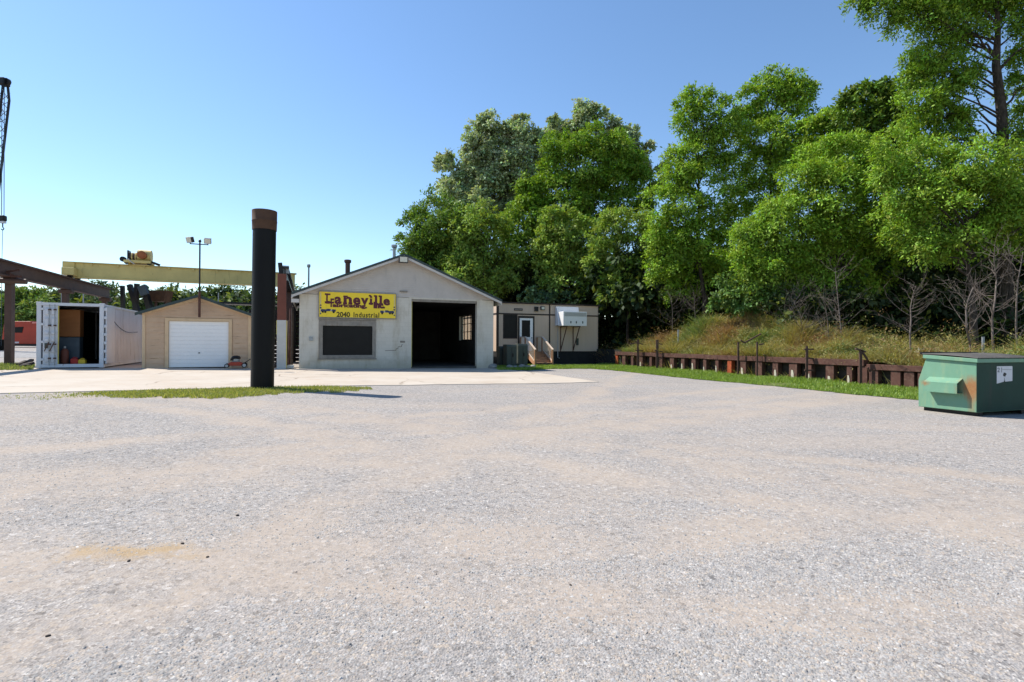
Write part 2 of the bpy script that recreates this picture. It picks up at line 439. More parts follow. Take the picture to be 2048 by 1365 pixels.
M['column_white'] = paint('column_white', (0.50,0.49,0.46), 0.1, 2.0, 0.6, dirt=(0.33,0.31,0.27), dirtlo=0.58)
M['column_yellow'] = paint('column_yellow', (0.55,0.47,0.12), 0.15, 2.0, 0.6)
M['crane_yellow'] = paint('crane_yellow', (0.60,0.475,0.18), 0.14, 1.2, 0.55, rust=0.15, rustc=(0.10,0.06,0.03), dirt=(0.22,0.17,0.06), dirtlo=0.60)
M['motor_orange'] = paint('motor_orange', (0.34,0.10,0.03), 0.2, 4.0, 0.5)
M['black_steel'] = paint('black_steel', (0.012,0.011,0.011), 0.4, 3.0, 0.45)
M['black_pipe'] = paint('black_pipe', (0.0055,0.005,0.0047), 0.5, 1.5, 0.55, stretch=(1,1,0.25), spec=0.2, rust=0.1, rustc=(0.03,0.017,0.011))
M['galv'] = paint('galvanised', (0.30,0.32,0.33), 0.15, 5.0, 0.4, metal=0.4)
M['lamp_lens'] = paint('lamp_lens', (0.62,0.60,0.50), 0.08, 8, 0.3)
M['lamp_body'] = paint('lamp_body', (0.05,0.045,0.04), 0.2, 8, 0.5)
M['trailer_tan'] = paint('trailer_tan', (0.55,0.42,0.32), 0.06, 1.5, 0.7, stretch=(6,6,0.3), dirt=(0.36,0.28,0.21), dirtlo=0.62)
M['trailer_brown'] = paint('trailer_brown', (0.03,0.021,0.017), 0.3, 3, 0.6)
M['skirt'] = paint('skirting', (0.018,0.018,0.017), 0.3, 3, 0.8)
M['wood_new'] = paint('cedar_wood', (0.40,0.21,0.115), 0.2, 3, 0.75, stretch=(3,3,0.6))
M['wood_rail'] = paint('pale_rail_wood', (0.58,0.46,0.36), 0.12, 3, 0.7)
M['ac_white'] = paint('ac_white', (0.74,0.73,0.72), 0.06, 2, 0.5, dirt=(0.45,0.42,0.38), dirtlo=0.62)
M['util_green'] = paint('utility_green', (0.065,0.075,0.062), 0.12, 2, 0.6)
M['stone'] = paint('field_stone', (0.24,0.235,0.22), 0.3, 6, 0.9, bump=0.2)
def mat_dump():
    t = NT('dumpster_green')
    c = t.mix(t.ramp(t.noise(1.6, 7, 0.7, t.vec((1,1,0.6))), 0.3, 0.7), (0.12,0.25,0.165), (0.155,0.30,0.205))
    c = t.mix(t.math('MULTIPLY', t.ramp(t.noise(2.2, 8, 0.75, t.vec((2.5,2.5,0.5))), 0.52, 0.7), 0.55), c, (0.27,0.32,0.17))
    # rust bloom on the side panel by the corner and one by the rear edge
    for (cy, cz, ry, rz, am) in ((0.10,0.62,0.26,0.34,1.0),(0.10,0.30,0.10,0.5,0.5),(1.0,0.68,0.19,0.085,1.0)):
        d = t.new('ShaderNodeVectorMath', operation='SUBTRACT'); d.inputs[1].default_value = (0,cy,cz); t.lk(t.tc.outputs['Object'], d.inputs[0])
        s = t.new('ShaderNodeVectorMath', operation='MULTIPLY'); s.inputs[1].default_value = (2.2,1/ry,1/rz); t.lk(d.outputs[0], s.inputs[0])
        ln = t.new('ShaderNodeVectorMath', operation='LENGTH'); t.lk(s.outputs[0], ln.inputs[0])
        f = t.ramp(t.math('MULTIPLY', t.math('ADD', ln.outputs['Value'], t.math('MULTIPLY', t.noise(5, 9, 0.8, t.vec((1,1.6,0.7))), 1.6)), 0.36), 0.40, 0.66, (1,1,1,1), (0,0,0,1))
        c = t.mix(t.math('MULTIPLY', f, am), c, t.mix(t.noise(14, 5, 0.7), (0.33,0.20,0.075), (0.23,0.075,0.035)))
    t.bump(t.noise(3, 3), 0.15, 0.02)
    return t.done(c, 0.5, 0, 0.3)
M['dump'] = mat_dump()
M['lid'] = paint('black_lid', (0.016,0.016,0.019), 0.3, 2, 0.5, spec=0.25)
M['sticker'] = paint('sticker', (0.62,0.62,0.63), 0.06, 3, 0.6)
M['ink'] = paint('ink', (0.03,0.03,0.03), 0.3, 6, 0.6)
M['red_paint'] = paint('red_paint', (0.40,0.05,0.025), 0.15, 1.2, 0.45)
M['red_can'] = paint('red_can', (0.36,0.02,0.015), 0.15, 3, 0.45)
M['yellow_can'] = paint('yellow_can', (0.60,0.42,0.03), 0.1, 3, 0.45)
M['tyre'] = paint('tyre', (0.014,0.014,0.014), 0.3, 6, 0.85)
M['rim'] = paint('rim', (0.42,0.42,0.41), 0.1, 6, 0.5)
M['timber_dark'] = paint('dark_timber', (0.06,0.047,0.04), 0.4, 2, 0.85, stretch=(0.4,0.4,3))
def mat_bark(name, a, b):
    t = NT(name)
    c = t.mix(t.ramp(t.noise(4, 7, 0.7, t.vec((3,3,0.7))), 0.35, 0.65), a, b)
    t.bump(t.noise(9, 5, 0.7, t.vec((3,3,0.6))), 0.8, 0.04)
    return t.done(c, 0.95, 0, 0.1)
M['bark'] = mat_bark('bark', (0.03,0.025,0.02), (0.10,0.08,0.065))
M['bark_bare'] = mat_bark('bare_bark', (0.10,0.08,0.068), (0.21,0.175,0.15))

def mat_leaf(name, transl=0.38, gloss=0.06, rough=0.5):
    t = NT(name)
    at_ = t.new('ShaderNodeAttribute'); at_.attribute_name = 'tint'
    col = at_.outputs['Color']
    df = t.new('ShaderNodeBsdfDiffuse'); tr = t.new('ShaderNodeBsdfTranslucent'); gl = t.new('ShaderNodeBsdfGlossy')
    gl.inputs['Roughness'].default_value = rough; gl.inputs['Color'].default_value = (0.9,0.95,0.9,1)
    t.lk(col, df.inputs['Color'])
    t.lk(t.mix(1.0, col, (1.35,1.3,0.6), 'MULTIPLY'), tr.inputs['Color'])
    m1 = t.new('ShaderNodeMixShader'); m1.inputs[0].default_value = transl
    t.lk(df.outputs[0], m1.inputs[1]); t.lk(tr.outputs[0], m1.inputs[2])
    m2 = t.new('ShaderNodeMixShader'); m2.inputs[0].default_value = gloss
    t.lk(m1.outputs[0], m2.inputs[1]); t.lk(gl.outputs[0], m2.inputs[2])
    t.lk(m2.outputs[0], t.out.inputs['Surface'])
    return t.m
M['leaf'] = mat_leaf('leaf', 0.27, 0.02, 0.6)
M['leaf_silver'] = mat_leaf('silvery_leaf', 0.25, 0.03, 0.55)
M['grass'] = mat_leaf('grass_blade', 0.35, 0.03)
def mat_tint(name):
    t = NT(name); a = t.new('ShaderNodeAttribute'); a.attribute_name = 'tint'
    return t.done(t.mix(0.35, a.outputs['Color'], t.mix(t.noise(90, 3), (0.2,0.2,0.2), (0.5,0.49,0.47))), 0.9, 0, 0.15)
M['pebble'] = mat_tint('pebble')
M['dump_shade'] = paint('dumpster_shaded_green', (0.014,0.048,0.034), 0.25, 1.5, 0.5, dirt=(0.028,0.045,0.036), dirtlo=0.52, spec=0.15)  # dumpster green darkened: the front face's shade is put into the colour
# ------------------------------------------------------------------ setting: terrain
def axis(lo, hi, step, far, growth=1.35):
    a = list(np.arange(lo, hi+1e-6, step)); s = step
    while a[-1] < far: s *= growth; a.append(a[-1]+s)
    s = step; b = []
    x = lo
    while x > -far: s *= growth; x -= s; b.append(x)
    return np.array(b[::-1] + a)
XS = axis(-40, 40, 1.0, 900); YS = axis(-6, 60, 1.0, 1500)
YS = YS[YS > -60]
gx, gy = np.meshgrid(XS, YS, indexing='ij')
gzv = -TILT*np.clip(gx, -70, 70)
nx, ny = gx.shape
ii = np.arange(nx*ny).reshape(nx, ny)
q = np.stack([ii[:-1,:-1], ii[1:,:-1], ii[1:,1:], ii[:-1,1:]], -1).reshape(-1)
o = np_mesh('ground', np.stack([gx, gy, gzv], -1).reshape(-1,3), q, 4, M['gravel'], smooth=True)
tag(o, kind='structure')

def sheet(name, pts, m, lift, thick=0.0):
    """A flat sheet laid on the sloping lot; optional real edge thickness."""
    mb = MB(); n = len(pts)
    top = [(p[0], p[1], gz(p[0]) + lift) for p in pts]
    mb.add(top, [tuple(range(n))])
    if thick:
        bot = [(p[0], p[1], gz(p[0]) + lift - thick) for p in pts]
        mb.add(top + bot, [(i, i+n, (i+1) % n + n, (i+1) % n) for i in range(n)])
    o = mb.build(name, m)
    me = o.data
    import bmesh
    bm = bmesh.new(); bm.from_mesh(me); bmesh.ops.remove_doubles(bm, verts=bm.verts, dist=1e-4); bmesh.ops.recalc_face_normals(bm, faces=bm.faces); bmesh.ops.triangulate(bm, faces=[f for f in bm.faces if len(f.verts) > 4]); bm.to_mesh(me); bm.free()
    return tag(o, kind='structure')

def ragged(ctrl, n, amp, seed):
    """Densify a pixel polyline on the ground and roughen it."""
    r = np.random.default_rng(seed); out = []
    for a, b in zip(ctrl[:-1], ctrl[1:]):
        A = gnd(*a); B = gnd(*b)
        for i in range(n):
            p = A.lerp(B, i/n); out.append((p.x + r.normal()*amp*0.6, p.y + r.normal()*amp))
    p = gnd(*ctrl[-1]); out.append((p.x, p.y)); return out

# buildings' frames (needed for the apron)
g = gnd(598, 738.5); FB = Frame(g.x, g.y)               # block garage building
g = gnd(285, 737.5); FS = Frame(g.x, g.y)               # tan shed
g = gnd(72, 738.5); FC = Frame(g.x, g.y, R(23.0))       # container
FT = Frame(at(993, 700, 36.6).x, 36.6)                  # office trailer

near = ragged([(-260, 796), (0, 788), (300, 781), (505, 776), (650, 773), (900, 770), (1080, 768), (1198, 765)], 6, 0.05, 3)
back = [gnd(1100, 750), gnd(1010, 739.5)]
e1 = FB.w(10.6, 0.4); e2 = FB.w(-0.5, 0.4); e3 = FS.w(0, 6.0); e4 = FC.w(-0.4, 0.7); e5 = FC.w(-9, -0.6)
pts = near + [(b.x, b.y) for b in back] + [(e1.x, e1.y), (e2.x, e2.y), (FS.w(6.2, 3.0).x, FS.w(6.2, 3.0).y), (FS.w(-1.0, 3.0).x, FS.w(-1.0, 3.0).y), (e4.x, e4.y), (e5.x, e5.y)]
sheet('concrete_apron', pts, M['concrete'], 0.018, 0.12)

# grey service road and grass far left
sheet('side_road', [(gnd(-300, 716).x, gnd(-300, 716).y), (gnd(-300, 704).x-10, gnd(-300, 704).y), (gnd(330, 704).x, gnd(330, 704).y), (gnd(330, 716).x, gnd(330, 716).y)], M['asphalt_gray'], 0.008)
sheet('far_field', [(-400, 70), (400, 70), (400, 900), (-400, 900)], M['far_ground'], 0.012)

# lawn right of the trailer, raised soil sheet
lawn_near = ragged([(1000, 741), (1060, 741.5), (1105, 738.5), (1180, 738), (1240, 743), (1390, 759), (1550, 773), (1700, 789), (1835, 801), (1990, 812), (2300, 832)], 8, 0.12, 5)
WL = Vector((7.4, 36.2)); WR = Vector((14.2, 20.6))     # retaining wall line
lawn_far = [(26, 19.5), (WR.x+6, WR.y-0.4), (WR.x, WR.y), (WL.x, WL.y), (6.6, 37.5), (-0.5, 34.5), (-1.2, 31.2)]
LAWN = lawn_near + lawn_far
sheet('lawn', LAWN, M['turf'], 0.012)
strip_near = ragged([(-60, 806), (0, 800), (120, 799), (200, 795), (330, 797), (460, 797), (560, 790), (660, 785), (745, 780)], 8, 0.16, 9)
strip_far = ragged([(745, 776), (650, 774), (505, 777), (300, 782), (0, 789), (-60, 791)], 6, 0.05, 10)
STRIP = strip_near + strip_far
POSTG = [(gnd(-60, 743).x, gnd(-60, 743).y), (gnd(66, 741).x, gnd(66, 741).y), (gnd(70, 731).x, gnd(70, 731).y), (gnd(-60, 729).x, gnd(-60, 729).y)]
sheet('grass_patch', POSTG, M['turf'], 0.016)

# embankment behind the retaining wall
WD = (WR - WL).normalized(); WN = Vector((-WD.y, WD.x))  # WN points behind the wall (to +x)
if WN.x < 0: WN = -WN
WLEN = (WR - WL).length
def hill_top(s):
    return np.interp(s, [-7, -3.5, 0, 2.0, 4, 7, 10, 12.5, 14.5, 17, 24, 40], [0.0, 0.15, 1.1, 2.1, 2.6, 2.7, 2.2, 1.7, 1.35, 1.1, 1.0, 1.0])
def hnoise(x, y):
    return 0.20*np.sin(x*1.3+y*0.7)+0.2*np.sin(x*0.6-y*1.9+1.3)+0.15*np.sin(x*3.1+y*2.3)+0.12*np.sin(x*4.7-y*3.9+.6)
def hz(x, y):
    x = np.asarray(x, float); y = np.asarray(y, float)
    s = (x-WL.x)*WD.x + (y-WL.y)*WD.y; d = (x-WL.x)*WN.x + (y-WL.y)*WN.y
    base = -TILT*np.clip(x, -70, 70)
    k = np.clip((d-0.1)/4.2, 0, 1); k = k*k*(3-2*k)
    edge = np.minimum(np.interp(s, [-4, 0, WLEN, WLEN+.6, 40], [0, 0.92, 0.92, 0.8, 0.8]), hill_top(s))
    h = edge + (hill_top(s)-edge)*k
    h = h + hnoise(x, y)*np.clip(d/1.0, 0, 1)*np.clip(h, 0, 1)
    return np.where(d > 0.1, base + h, base)
S = np.arange(-8, 44, 0.4); D = np.concatenate([np.arange(0.12, 9, 0.35), np.arange(9, 60, 2.0)])
sg, dg_ = np.meshgrid(S, D, indexing='ij')
hx = WL.x + WD.x*sg + WN.x*dg_; hy = WL.y + WD.y*sg + WN.y*dg_
hzv = hz(hx, hy) + 0.02
nx, ny = sg.shape; ii = np.arange(nx*ny).reshape(nx, ny)
q = np.stack([ii[:-1,:-1], ii[:-1,1:], ii[1:,1:], ii[1:,:-1]], -1).reshape(-1)
tag(np_mesh('embankment', np.stack([hx, hy, hzv], -1).reshape(-1,3), q, 4, M['bank'], smooth=True), kind='structure')

# ------------------------------------------------------------------ block garage building
def sawtooth(mb, z0, z1, n, xl, xr, y=0.0, lip=0.028):
    """Lapped siding: n courses between z0 and z1; xl, xr give the ends at a height."""
    for i in range(n):
        a = z0 + (z1-z0)*i/n; b = z0 + (z1-z0)*(i+1)/n
        mb.add([(xl(a),y-lip,a),(xr(a),y-lip,a),(xr(b),y-0.004,b),(xl(b),y-0.004,b)], [(0,1,2,3)])
        if i < n-1:
            mb.add([(xl(b),y-0.004,b),(xr(b),y-0.004,b),(xr(b),y-lip,b),(xl(b),y-lip,b)], [(0,1,2,3)])
    return mb

def weld(o):
    import bmesh
    bm = bmesh.new(); bm.from_mesh(o.data); bmesh.ops.remove_doubles(bm, verts=bm.verts, dist=1e-4); bm.to_mesh(o.data); bm.free(); return o

W = FB.xz(986.5, 700)[0]
EV = FB.xz(598, 588)[1]                                   # eave height
AX, AZ = FB.xz(803, 516)
AX = W/2
LB = 12.0
dx0, dz1 = FB.xz(823, 597); dx1, _ = FB.xz(954, 604); dz1 = (dz1 + FB.xz(954, 604)[1])/2
wx0, wz0 = FB.xz(644, 712); wx1, wz1 = FB.xz(746, 652)
b = thing('block_garage', 'grey painted block garage building with a gable roof and a wide open bay', 'building', FB.o, TH)
MB().panel([0, W], [-0.15, EV], [(dx0, dx1, -1, dz1), (wx0, wx1, wz0, wz1)], 0, 0.3).build('front_wall', M['block'], b)
MB().box(0, 0.3, 0.302, LB, -0.15, EV).build('side_wall', M['block'], b)
# right wall with a steel window
sy0, sy1, sz0, sz1 = 3.2, 6.2, 1.5, 3.1
mb = MB().panel([0.302, LB], [-0.15, EV], [(sy0, sy1, sz0, sz1)], 0, 0.3)
mb.v = [(W-v[1], v[0], v[2]) for v in mb.v]; mb.f = [f[::-1] for f in mb.f]
mb.build('side_wall', M['block'], b)
MB().box(0.302, W-0.302, LB-0.3, LB-0.002, -0.15, EV).build('back_wall', M['block'], b)
MB().box(0.302, W-0.302, 0.05, LB-0.31, -0.12, 0.034).build('floor_slab', M['slab_in'], b)
MB().box(0.302, 0.33, 0.31, LB-0.31, 0.036, EV).build('lining', M['dark_in'], b)
MB().box(0.335, W-0.335, LB-0.33, LB-0.302, 0.036, EV).build('lining', M['dark_in'], b)
mb = MB().panel([0.31, LB-0.34], [0.036, EV], [(sy0, sy1, sz0, sz1)], 0.303, 0.33)
mb.v = [(W-v[1], v[0], v[2]) for v in mb.v]; mb.f = [f[::-1] for f in mb.f]
mb.build('lining', M['dark_in'], b)
MB().box(0.31, W-0.31, 0.302, LB-0.31, EV-0.06, EV-0.01).build('ceiling', M['dark_in'], b)
win = MB().panel([sy0, sy1], [sz0, sz1], [(sy0+.08+i*(sy1-sy0-.05)/4, sy0+.03+(i+1)*(sy1-sy0-.05)/4-.02, sz0+.06+j*(sz1-sz0-.06)/3, sz0+.02+(j+1)*(sz1-sz0-.06)/3) for i in range(4) for j in range(3)], 0.12, 0.16)
win.v = [(W-v[1], v[0], v[2]) for v in win.v]
wo_ = win.build('window_frame', M['black_steel'], b)
MB().box(W-0.15, W-0.135, sy0+0.01, sy1-0.01, sz0+0.01, sz1-0.01).build('pane', M['pane'], wo_)
# gable siding
GB = EV + 0.02
ov = 0.34
slope = (AZ-EV)/(W/2)
mb = MB()
top = AZ - 0.08
sawtooth(mb, GB, top, 19, lambda z: max(0, (z-EV-0.03)/slope)+0.0, lambda z: W-max(0, (z-EV-0.03)/slope))
mb.add([(0,0.05,GB),(W,0.05,GB),(W/2,0.05,AZ-0.05)], [(2,1,0)])
mb.build('gable_siding', M['siding_grey'], b)
MB().prism([(0,GB),(W,GB),(W/2,AZ-0.06)], LB-0.3, LB-0.05).build('rear_gable', M['siding_grey'], b)
# roof: two slabs, rake boards, fascia
for sgn in (0, 1):
    f = (lambda x: x) if sgn == 0 else (lambda x: W - x)
    p = [(f(-ov), EV-ov*slope+0.10), (f(W/2), AZ+0.10), (f(W/2), AZ+0.16), (f(-ov), EV-ov*slope+0.16)]
    MB().prism(p, -0.42, LB+0.4).build('roof', M['roof'], b)
    p = [(f(-ov-0.02), EV-ov*slope+0.055), (f(W/2 + 0.001), AZ+0.055), (f(W/2 + 0.001), AZ+0.172), (f(-ov-0.02), EV-ov*slope+0.172)]
    MB().prism(p, -0.46, -0.422).build('roof_edge', M['roof_green'], b)
    p = [(f(-ov), EV-ov*slope-0.07), (f(W/2 + 0.002), AZ-0.07), (f(W/2 + 0.002), AZ+0.053), (f(-ov), EV-ov*slope+0.053)]
    MB().prism(p, -0.44, -0.40).build('rake_board', M['trim_white'], b)
    p = [(f(-ov+0.01), EV-ov*slope+0.02), (f(W/2 + 0.0), AZ+0.02), (f(W/2 + 0.0), AZ+0.045), (f(-ov+0.01), EV-ov*slope+0.045)]
    MB().prism(p, -0.398, 0.06).build('soffit', M['siding_grey'], b)
    MB().box(f(-ov)-0.03, f(-ov)+0.03, -0.40, LB+0.38, EV-ov*slope-0.12, EV-ov*slope+0.09).build('fascia', M['trim_white'], b)
# opening trim
MB().panel([dx0-0.16, dx1+0.3], [0.03, dz1+0.14], [(dx0+0.005, dx1-0.005, -1, dz1-0.005)], -0.012, 0.02).build('door_surround', M['block'], b)
MB().box(dx0+0.006, dx0+0.05, 0.06, 0.28, 0.036, dz1-0.06).build('yellow_jamb', M['column_yellow'], b)
MB().box(dx0+0.006, dx1-0.006, 0.03, 0.28, dz1-0.13, dz1-0.008).build('lintel', M['wood_frame'], b)
# big boarded window
w_ = thing('w', '', '')  ; bpy.data.objects.remove(w_)
fr = MB().panel([wx0-0.16, wx1+0.14], [wz0-0.13, wz1+0.27], [(wx0+0.03, wx1-0.03, wz0+0.03, wz1-0.03)], -0.05, 0.10).build('window_frame', M['wood_frame'], b, bevel=0.008)
MB().box(wx0+0.025, wx1-0.025, 0.06, 0.08, wz0+0.025, wz1-0.025).build('pane', M['dark_glass'], fr)
MB().box(wx0-0.2, wx1+0.18, -0.10, -0.052, wz0-0.19, wz0-0.135).build('window_sill', M['wood_frame'], fr)
MB().box(wx0-0.18, wx1+0.16, -0.09, -0.052, wz1+0.275, wz1+0.34).build('drip_cap', M['wood_frame'], fr)
# lights and small fittings on the facade
lx, lz = FB.xz(806.5, 520, -0.5)
t = MB().box(lx-0.24, lx+0.24, -0.62, -0.47, lz-0.17, lz+0.17).build('floodlight', M['lamp_body'], b, bevel=0.02)
MB().box(lx-0.19, lx+0.19, -0.635, -0.622, lz-0.13, lz+0.13).build('lens', M['lamp_lens'], t)
sx, sz = FB.xz(642, 566, -0.3)
MB().lathe([(0.02,-0.06),(0.11,-0.05),(0.12,0.0),(0.05,0.06)], 12, (sx, -0.12, sz)).build('soffit_lamp', M['trim_white'], b, smooth=True)
sx, sz = FB.xz(622, 678)
MB().box(sx-0.09, sx+0.09, -0.09, -0.001, sz-0.1, sz+0.1).build('outlet_box', M['galv'], b, bevel=0.01)
sx, sz = FB.xz(807, 584)
MB().box(sx-0.2, sx+0.2, -0.10, -0.026, sz-0.02, sz+0.05).build('vent_cover', M['wood_frame'], b)
sx, sz = FB.xz(805, 684)
MB().box(sx-0.13, sx+0.13, -0.018, -0.001, sz-0.05, sz+0.05).build('patch', M['wood_frame'], b)
# stepped crack in the blocks
pts = [FB.xz(*p) for p in ((806,690),(803,690),(803,694),(796,694),(796,698),(792,698),(792,701),(770,702))]
mb = MB()
for a_, c_ in zip(pts[:-1], pts[1:]): mb.bar((a_[0],-0.0035,a_[1]), (c_[0],-0.0035,c_[1]), 0.004, 0.02, (0,0,1)) if abs(a_[1]-c_[1]) < 0.03 else mb.box(min(a_[0],c_[0])-0.01, max(a_[0],c_[0])+0.01, -0.0055, -0.0012, min(a_[1],c_[1]), max(a_[1],c_[1]))
mb.build('wall_crack', M['trailer_brown'], b)
# roof stacks
def stack(px, py_top, depth, rad, cap, m, name, capm=None):
    x, z1_ = FB.xz(px, py_top, depth)
    zr = (EV + min(x, W-x)*slope) - 0.1
    mb = MB().lathe([(rad, zr), (rad, z1_-0.12)], 12, (x, depth, 0))
    p = mb.build(name, m, b, smooth=True)
    MB().lathe([(rad*1.02, z1_-0.2), (cap, z1_-0.14), (cap, z1_-0.02), (cap*0.7, z1_)], 12, (x, depth, 0)).build('flue_cap', capm or m, p, smooth=True)
stack(617.5, 529, 3.0, 0.045, 0.09, M['galv'], 'vent_pipe')
stack(695.5, 520, 2.6, 0.13, 0.19, M['steel_brown'], 'flue_pipe')
stack(788.5, 490, 3.5, 0.09, 0.17, M['galv'], 'flue_pipe')
# gutter corner bracket at the left eave
MB().box(-ov-0.03, -0.01, -0.36, -0.30, EV-ov*slope-0.32, EV-ov*slope-0.14).build('eave_return', M['trim_white'], b)

# ------------------------------------------------------------------ sign
x0, z1_ = FB.xz(638.5, 585); x1, z0_ = FB.xz(790.5, 638)
z0_ = (FB.xz(638.5, 634)[1] + z0_)/2; z1_ = (z1_ + FB.xz(790.5, 588.5)[1])/2
sg_ = thing('shop_sign', 'yellow shop sign with maroon lettering above the dark window', 'sign', FB.w(x0, -0.075, z0_), TH)
SW, SH = x1-x0, z1_-z0_
MB().box(0, SW, -0.03, 0.03, 0, SH).build('sign_board', M['sign_yellow'], sg_)
MB().panel([-0.035, SW+0.035], [-0.035, SH+0.035], [(0.002, SW-0.002, 0.002, SH-0.002)], -0.045, 0.035).build('sign_frame', M['wood_frame'], sg_)
def letters(text, cx, cz, h, m, y, bold=0.0, width=None, spacing=1.0, name='letter', shear=0.0):
    """Flat lettering cut from thin sheet, one mesh for the whole line."""
    cu = bpy.data.curves.new('lettering', 'FONT'); cu.body = text; cu.size = h/0.72; cu.align_x = 'LEFT'; cu.offset = bold; cu.extrude = 0.002
    cu.space_character = spacing; cu.resolution_u = 3
    ob = bpy.data.objects.new('lettering', cu); COL.objects.link(ob)
    dg = bpy.context.evaluated_depsgraph_get(); dg.update()
    me = bpy.data.meshes.new_from_object(ob.evaluated_get(dg))
    bpy.data.objects.remove(ob); 
    co = np.zeros(len(me.vertices)*3); me.vertices.foreach_get('co', co); co = co.reshape(-1,3)
    mn, mx = co.min(0), co.max(0)
    k = (width/(mx[0]-mn[0])) if width else 1.0
    out = np.stack([(co[:,0]-(mn[0]+mx[0])/2)*k + cx, y - co[:,2], co[:,1] - 0 + cz], 1)
    me.vertices.foreach_set('co', out.ravel()); me.update()
    me.materials.clear(); me.materials.append(m)
    o = bpy.data.objects.new(name, me); COL.objects.link(o); o.parent = sg_
    return o
def S_(px, py):                                          # pixel -> sign coordinates
    x, z = FB.xz(px, py, -0.105); return x-x0, z-z0_
# big word, letter by letter with slab serifs
word = [('L',650,662,588,606),('a',669,683.5,592.5,607),('n',687,704,592.5,608),('e',706,721,594,609),('v',721.5,737,595,609),('i',738,746,591,608.5),('l',748,756,591.5,609),('l',757.5,765.5,592,609.5),('e',766.5,780,597,610)]
for k_, (ch, pa, pb, pt, pbm) in enumerate(word):
    xa, zb = S_(pa, pbm); xb, zt = S_(pb, pt)
    hcap = (zt-zb)
    full = hcap if ch in 'Lil' else hcap/0.74
    o = letters(ch, (xa+xb)/2, zb, full*0.96, M['maroon'], -0.034, 0.03 if ch in 'aevn' else 0.045, (xb-xa)*(1.0 if ch in 'aevn' else 0.62))
    if ch in 'Lniln':
        th_ = 0.075
        bars = [(xa-0.01, xb+0.01, zb-0.03, zb+th_)] if ch != 'n' else [(xa-0.02, xa+(xb-xa)*0.42, zb-0.03, zb+th_), (xb-(xb-xa)*0.42, xb+0.02, zb-0.03, zb+th_)]
        bars.append((xa-0.01, xa+(xb-xa)*(0.9 if ch == 'L' else 0.5), zt-th_, zt+0.01))
        for q_ in bars: MB().box(q_[0], q_[1], -0.0395, -0.031, q_[2], q_[3]).build('serif', M['maroon'], o)
xa, za = S_(661, 613.5); xb, zb = S_(734, 615)
letters('F', *S_(664.5, 614), 0.42, M['maroon'], -0.0415, 0.02, 0.17)
letters('abricating,', (S_(669,0)[0]+xb)/2, (za+zb)/2-0.02, 0.19, M['maroon'], -0.0425, 0.014, xb-S_(669,0)[0])
xa, za = S_(747, 616); xb, _ = S_(770, 616)
letters('Inc.', (xa+xb)/2, za, 0.30, M['maroon'], -0.0425, 0.03, xb-xa)
xa, za = S_(673, 634); xb, zb = S_(700, 634.5)
letters('2040', (xa+xb)/2, (za+zb)/2, 0.255, M['sign_dark'], -0.034, 0.012, xb-xa)
xa, za = S_(707, 634.5); xb, zb = S_(758.5, 636)
letters('Industrial', (xa+xb)/2, (za+zb)/2+0.005, 0.255, M['sign_dark'], -0.034, 0.010, xb-xa, 1.15)
# two little truck emblems and edge marks
def emblem(px, py, flip):
    cx, cz = S_(px, py)
    f = -1 if flip else 1
    X = lambda v: cx + f*v
    o = MB().prism([(X(-.34),cz-.06),(X(.10),cz-.03),(X(.12),cz+.08),(X(-.02),cz+.09),(X(-.12),cz+.05),(X(-.30),cz+.07),(X(-.36),cz+.02)], -0.036, -0.0305).build('emblem', M['sign_blue'], sg_)
    MB().prism([(X(.16),cz-.05),(X(.36),cz-.05),(X(.36),cz+.06),(X(.20),cz+.07)], -0.036, -0.0305).build('emblem_cab', M['sign_blue'], o)
    MB().prism([(X(.11),cz-.03),(X(.17),cz-.03),(X(.18),cz+.05),(X(.12),cz+.06)], -0.0345, -0.0305).build('emblem_link', M['sign_grey'], o)
    for wx in (-.26, -.14, .26):
        MB().prism([(X(wx)+.055*math.cos(a*math.pi/4), cz-.075+.055*math.sin(a*math.pi/4)) for a in range(8)], -0.038, -0.0305).build('emblem_wheel', M['black_steel'], o)
    ex = 0.07 if not flip else SW-0.07
    MB().box(ex-0.012, ex+0.012, -0.0335, -0.0305, SH*0.12, SH*0.97).build('edge_line', M['sign_grey'], o)
    for zz, rr in ((SH*0.13,.035),(SH*0.36,.045),(SH*0.46,.04)):
        MB().prism([(ex+rr*math.cos(a*math.pi/4), zz+rr*math.sin(a*math.pi/4)) for a in range(8)], -0.0375, -0.0305).build('edge_dot', M['sign_blue'], o)
emblem(656.5, 621.5, False); emblem(774.5, 624.5, True)
# ------------------------------------------------------------------ tan shed
SWd = FS.xz(500.5, 700)[0]
SE = FS.xz(285, 626)[1]
SA = FS.xz(399, 594)[1]
SL = 7.0
sd = thing('tan_shed', 'tan clapboard shed with a low gable roof and white overhead door', 'shed', FS.o, TH)
gx0 = FS.xz(337, 700)[0]; gx1 = FS.xz(457, 700)[0]; gzt = FS.xz(397, 643)[1]
ssl = (SA-SE)/(SWd/2)
MB().panel([0.02, SWd-0.02], [-0.1, SE], [(gx0-0.06, gx1+0.06, -1, gzt+0.03)], 0.03, 0.14).build('front_wall', M['siding_tan'], sd)
MB().prism([(0.02, SE+0.002), (SWd-0.02, SE+0.002), (SWd/2, SA)], 0.03, 0.14).build('gable_wall', M['siding_tan'], sd)
for xx, (a_, c_) in (('l', (0.1, gx0-0.17)), ('r', (gx1+0.17, SWd-0.1))):
    weld(sawtooth(MB(), 0.0, gzt+0.16, 10, lambda z, a_=a_: a_, lambda z, c_=c_: c_, 0.026).build('clapboards', M['siding_tan'], sd))
nb = 4 + int((SA-gzt)/0.17)
weld(sawtooth(MB(), gzt+0.165, SA-0.12, 7, lambda z: max(0.1, (z-SE)/ssl+0.05), lambda z: min(SWd-0.1, SWd-(z-SE)/ssl-0.05), 0.026).build('clapboards', M['siding_tan'], sd))
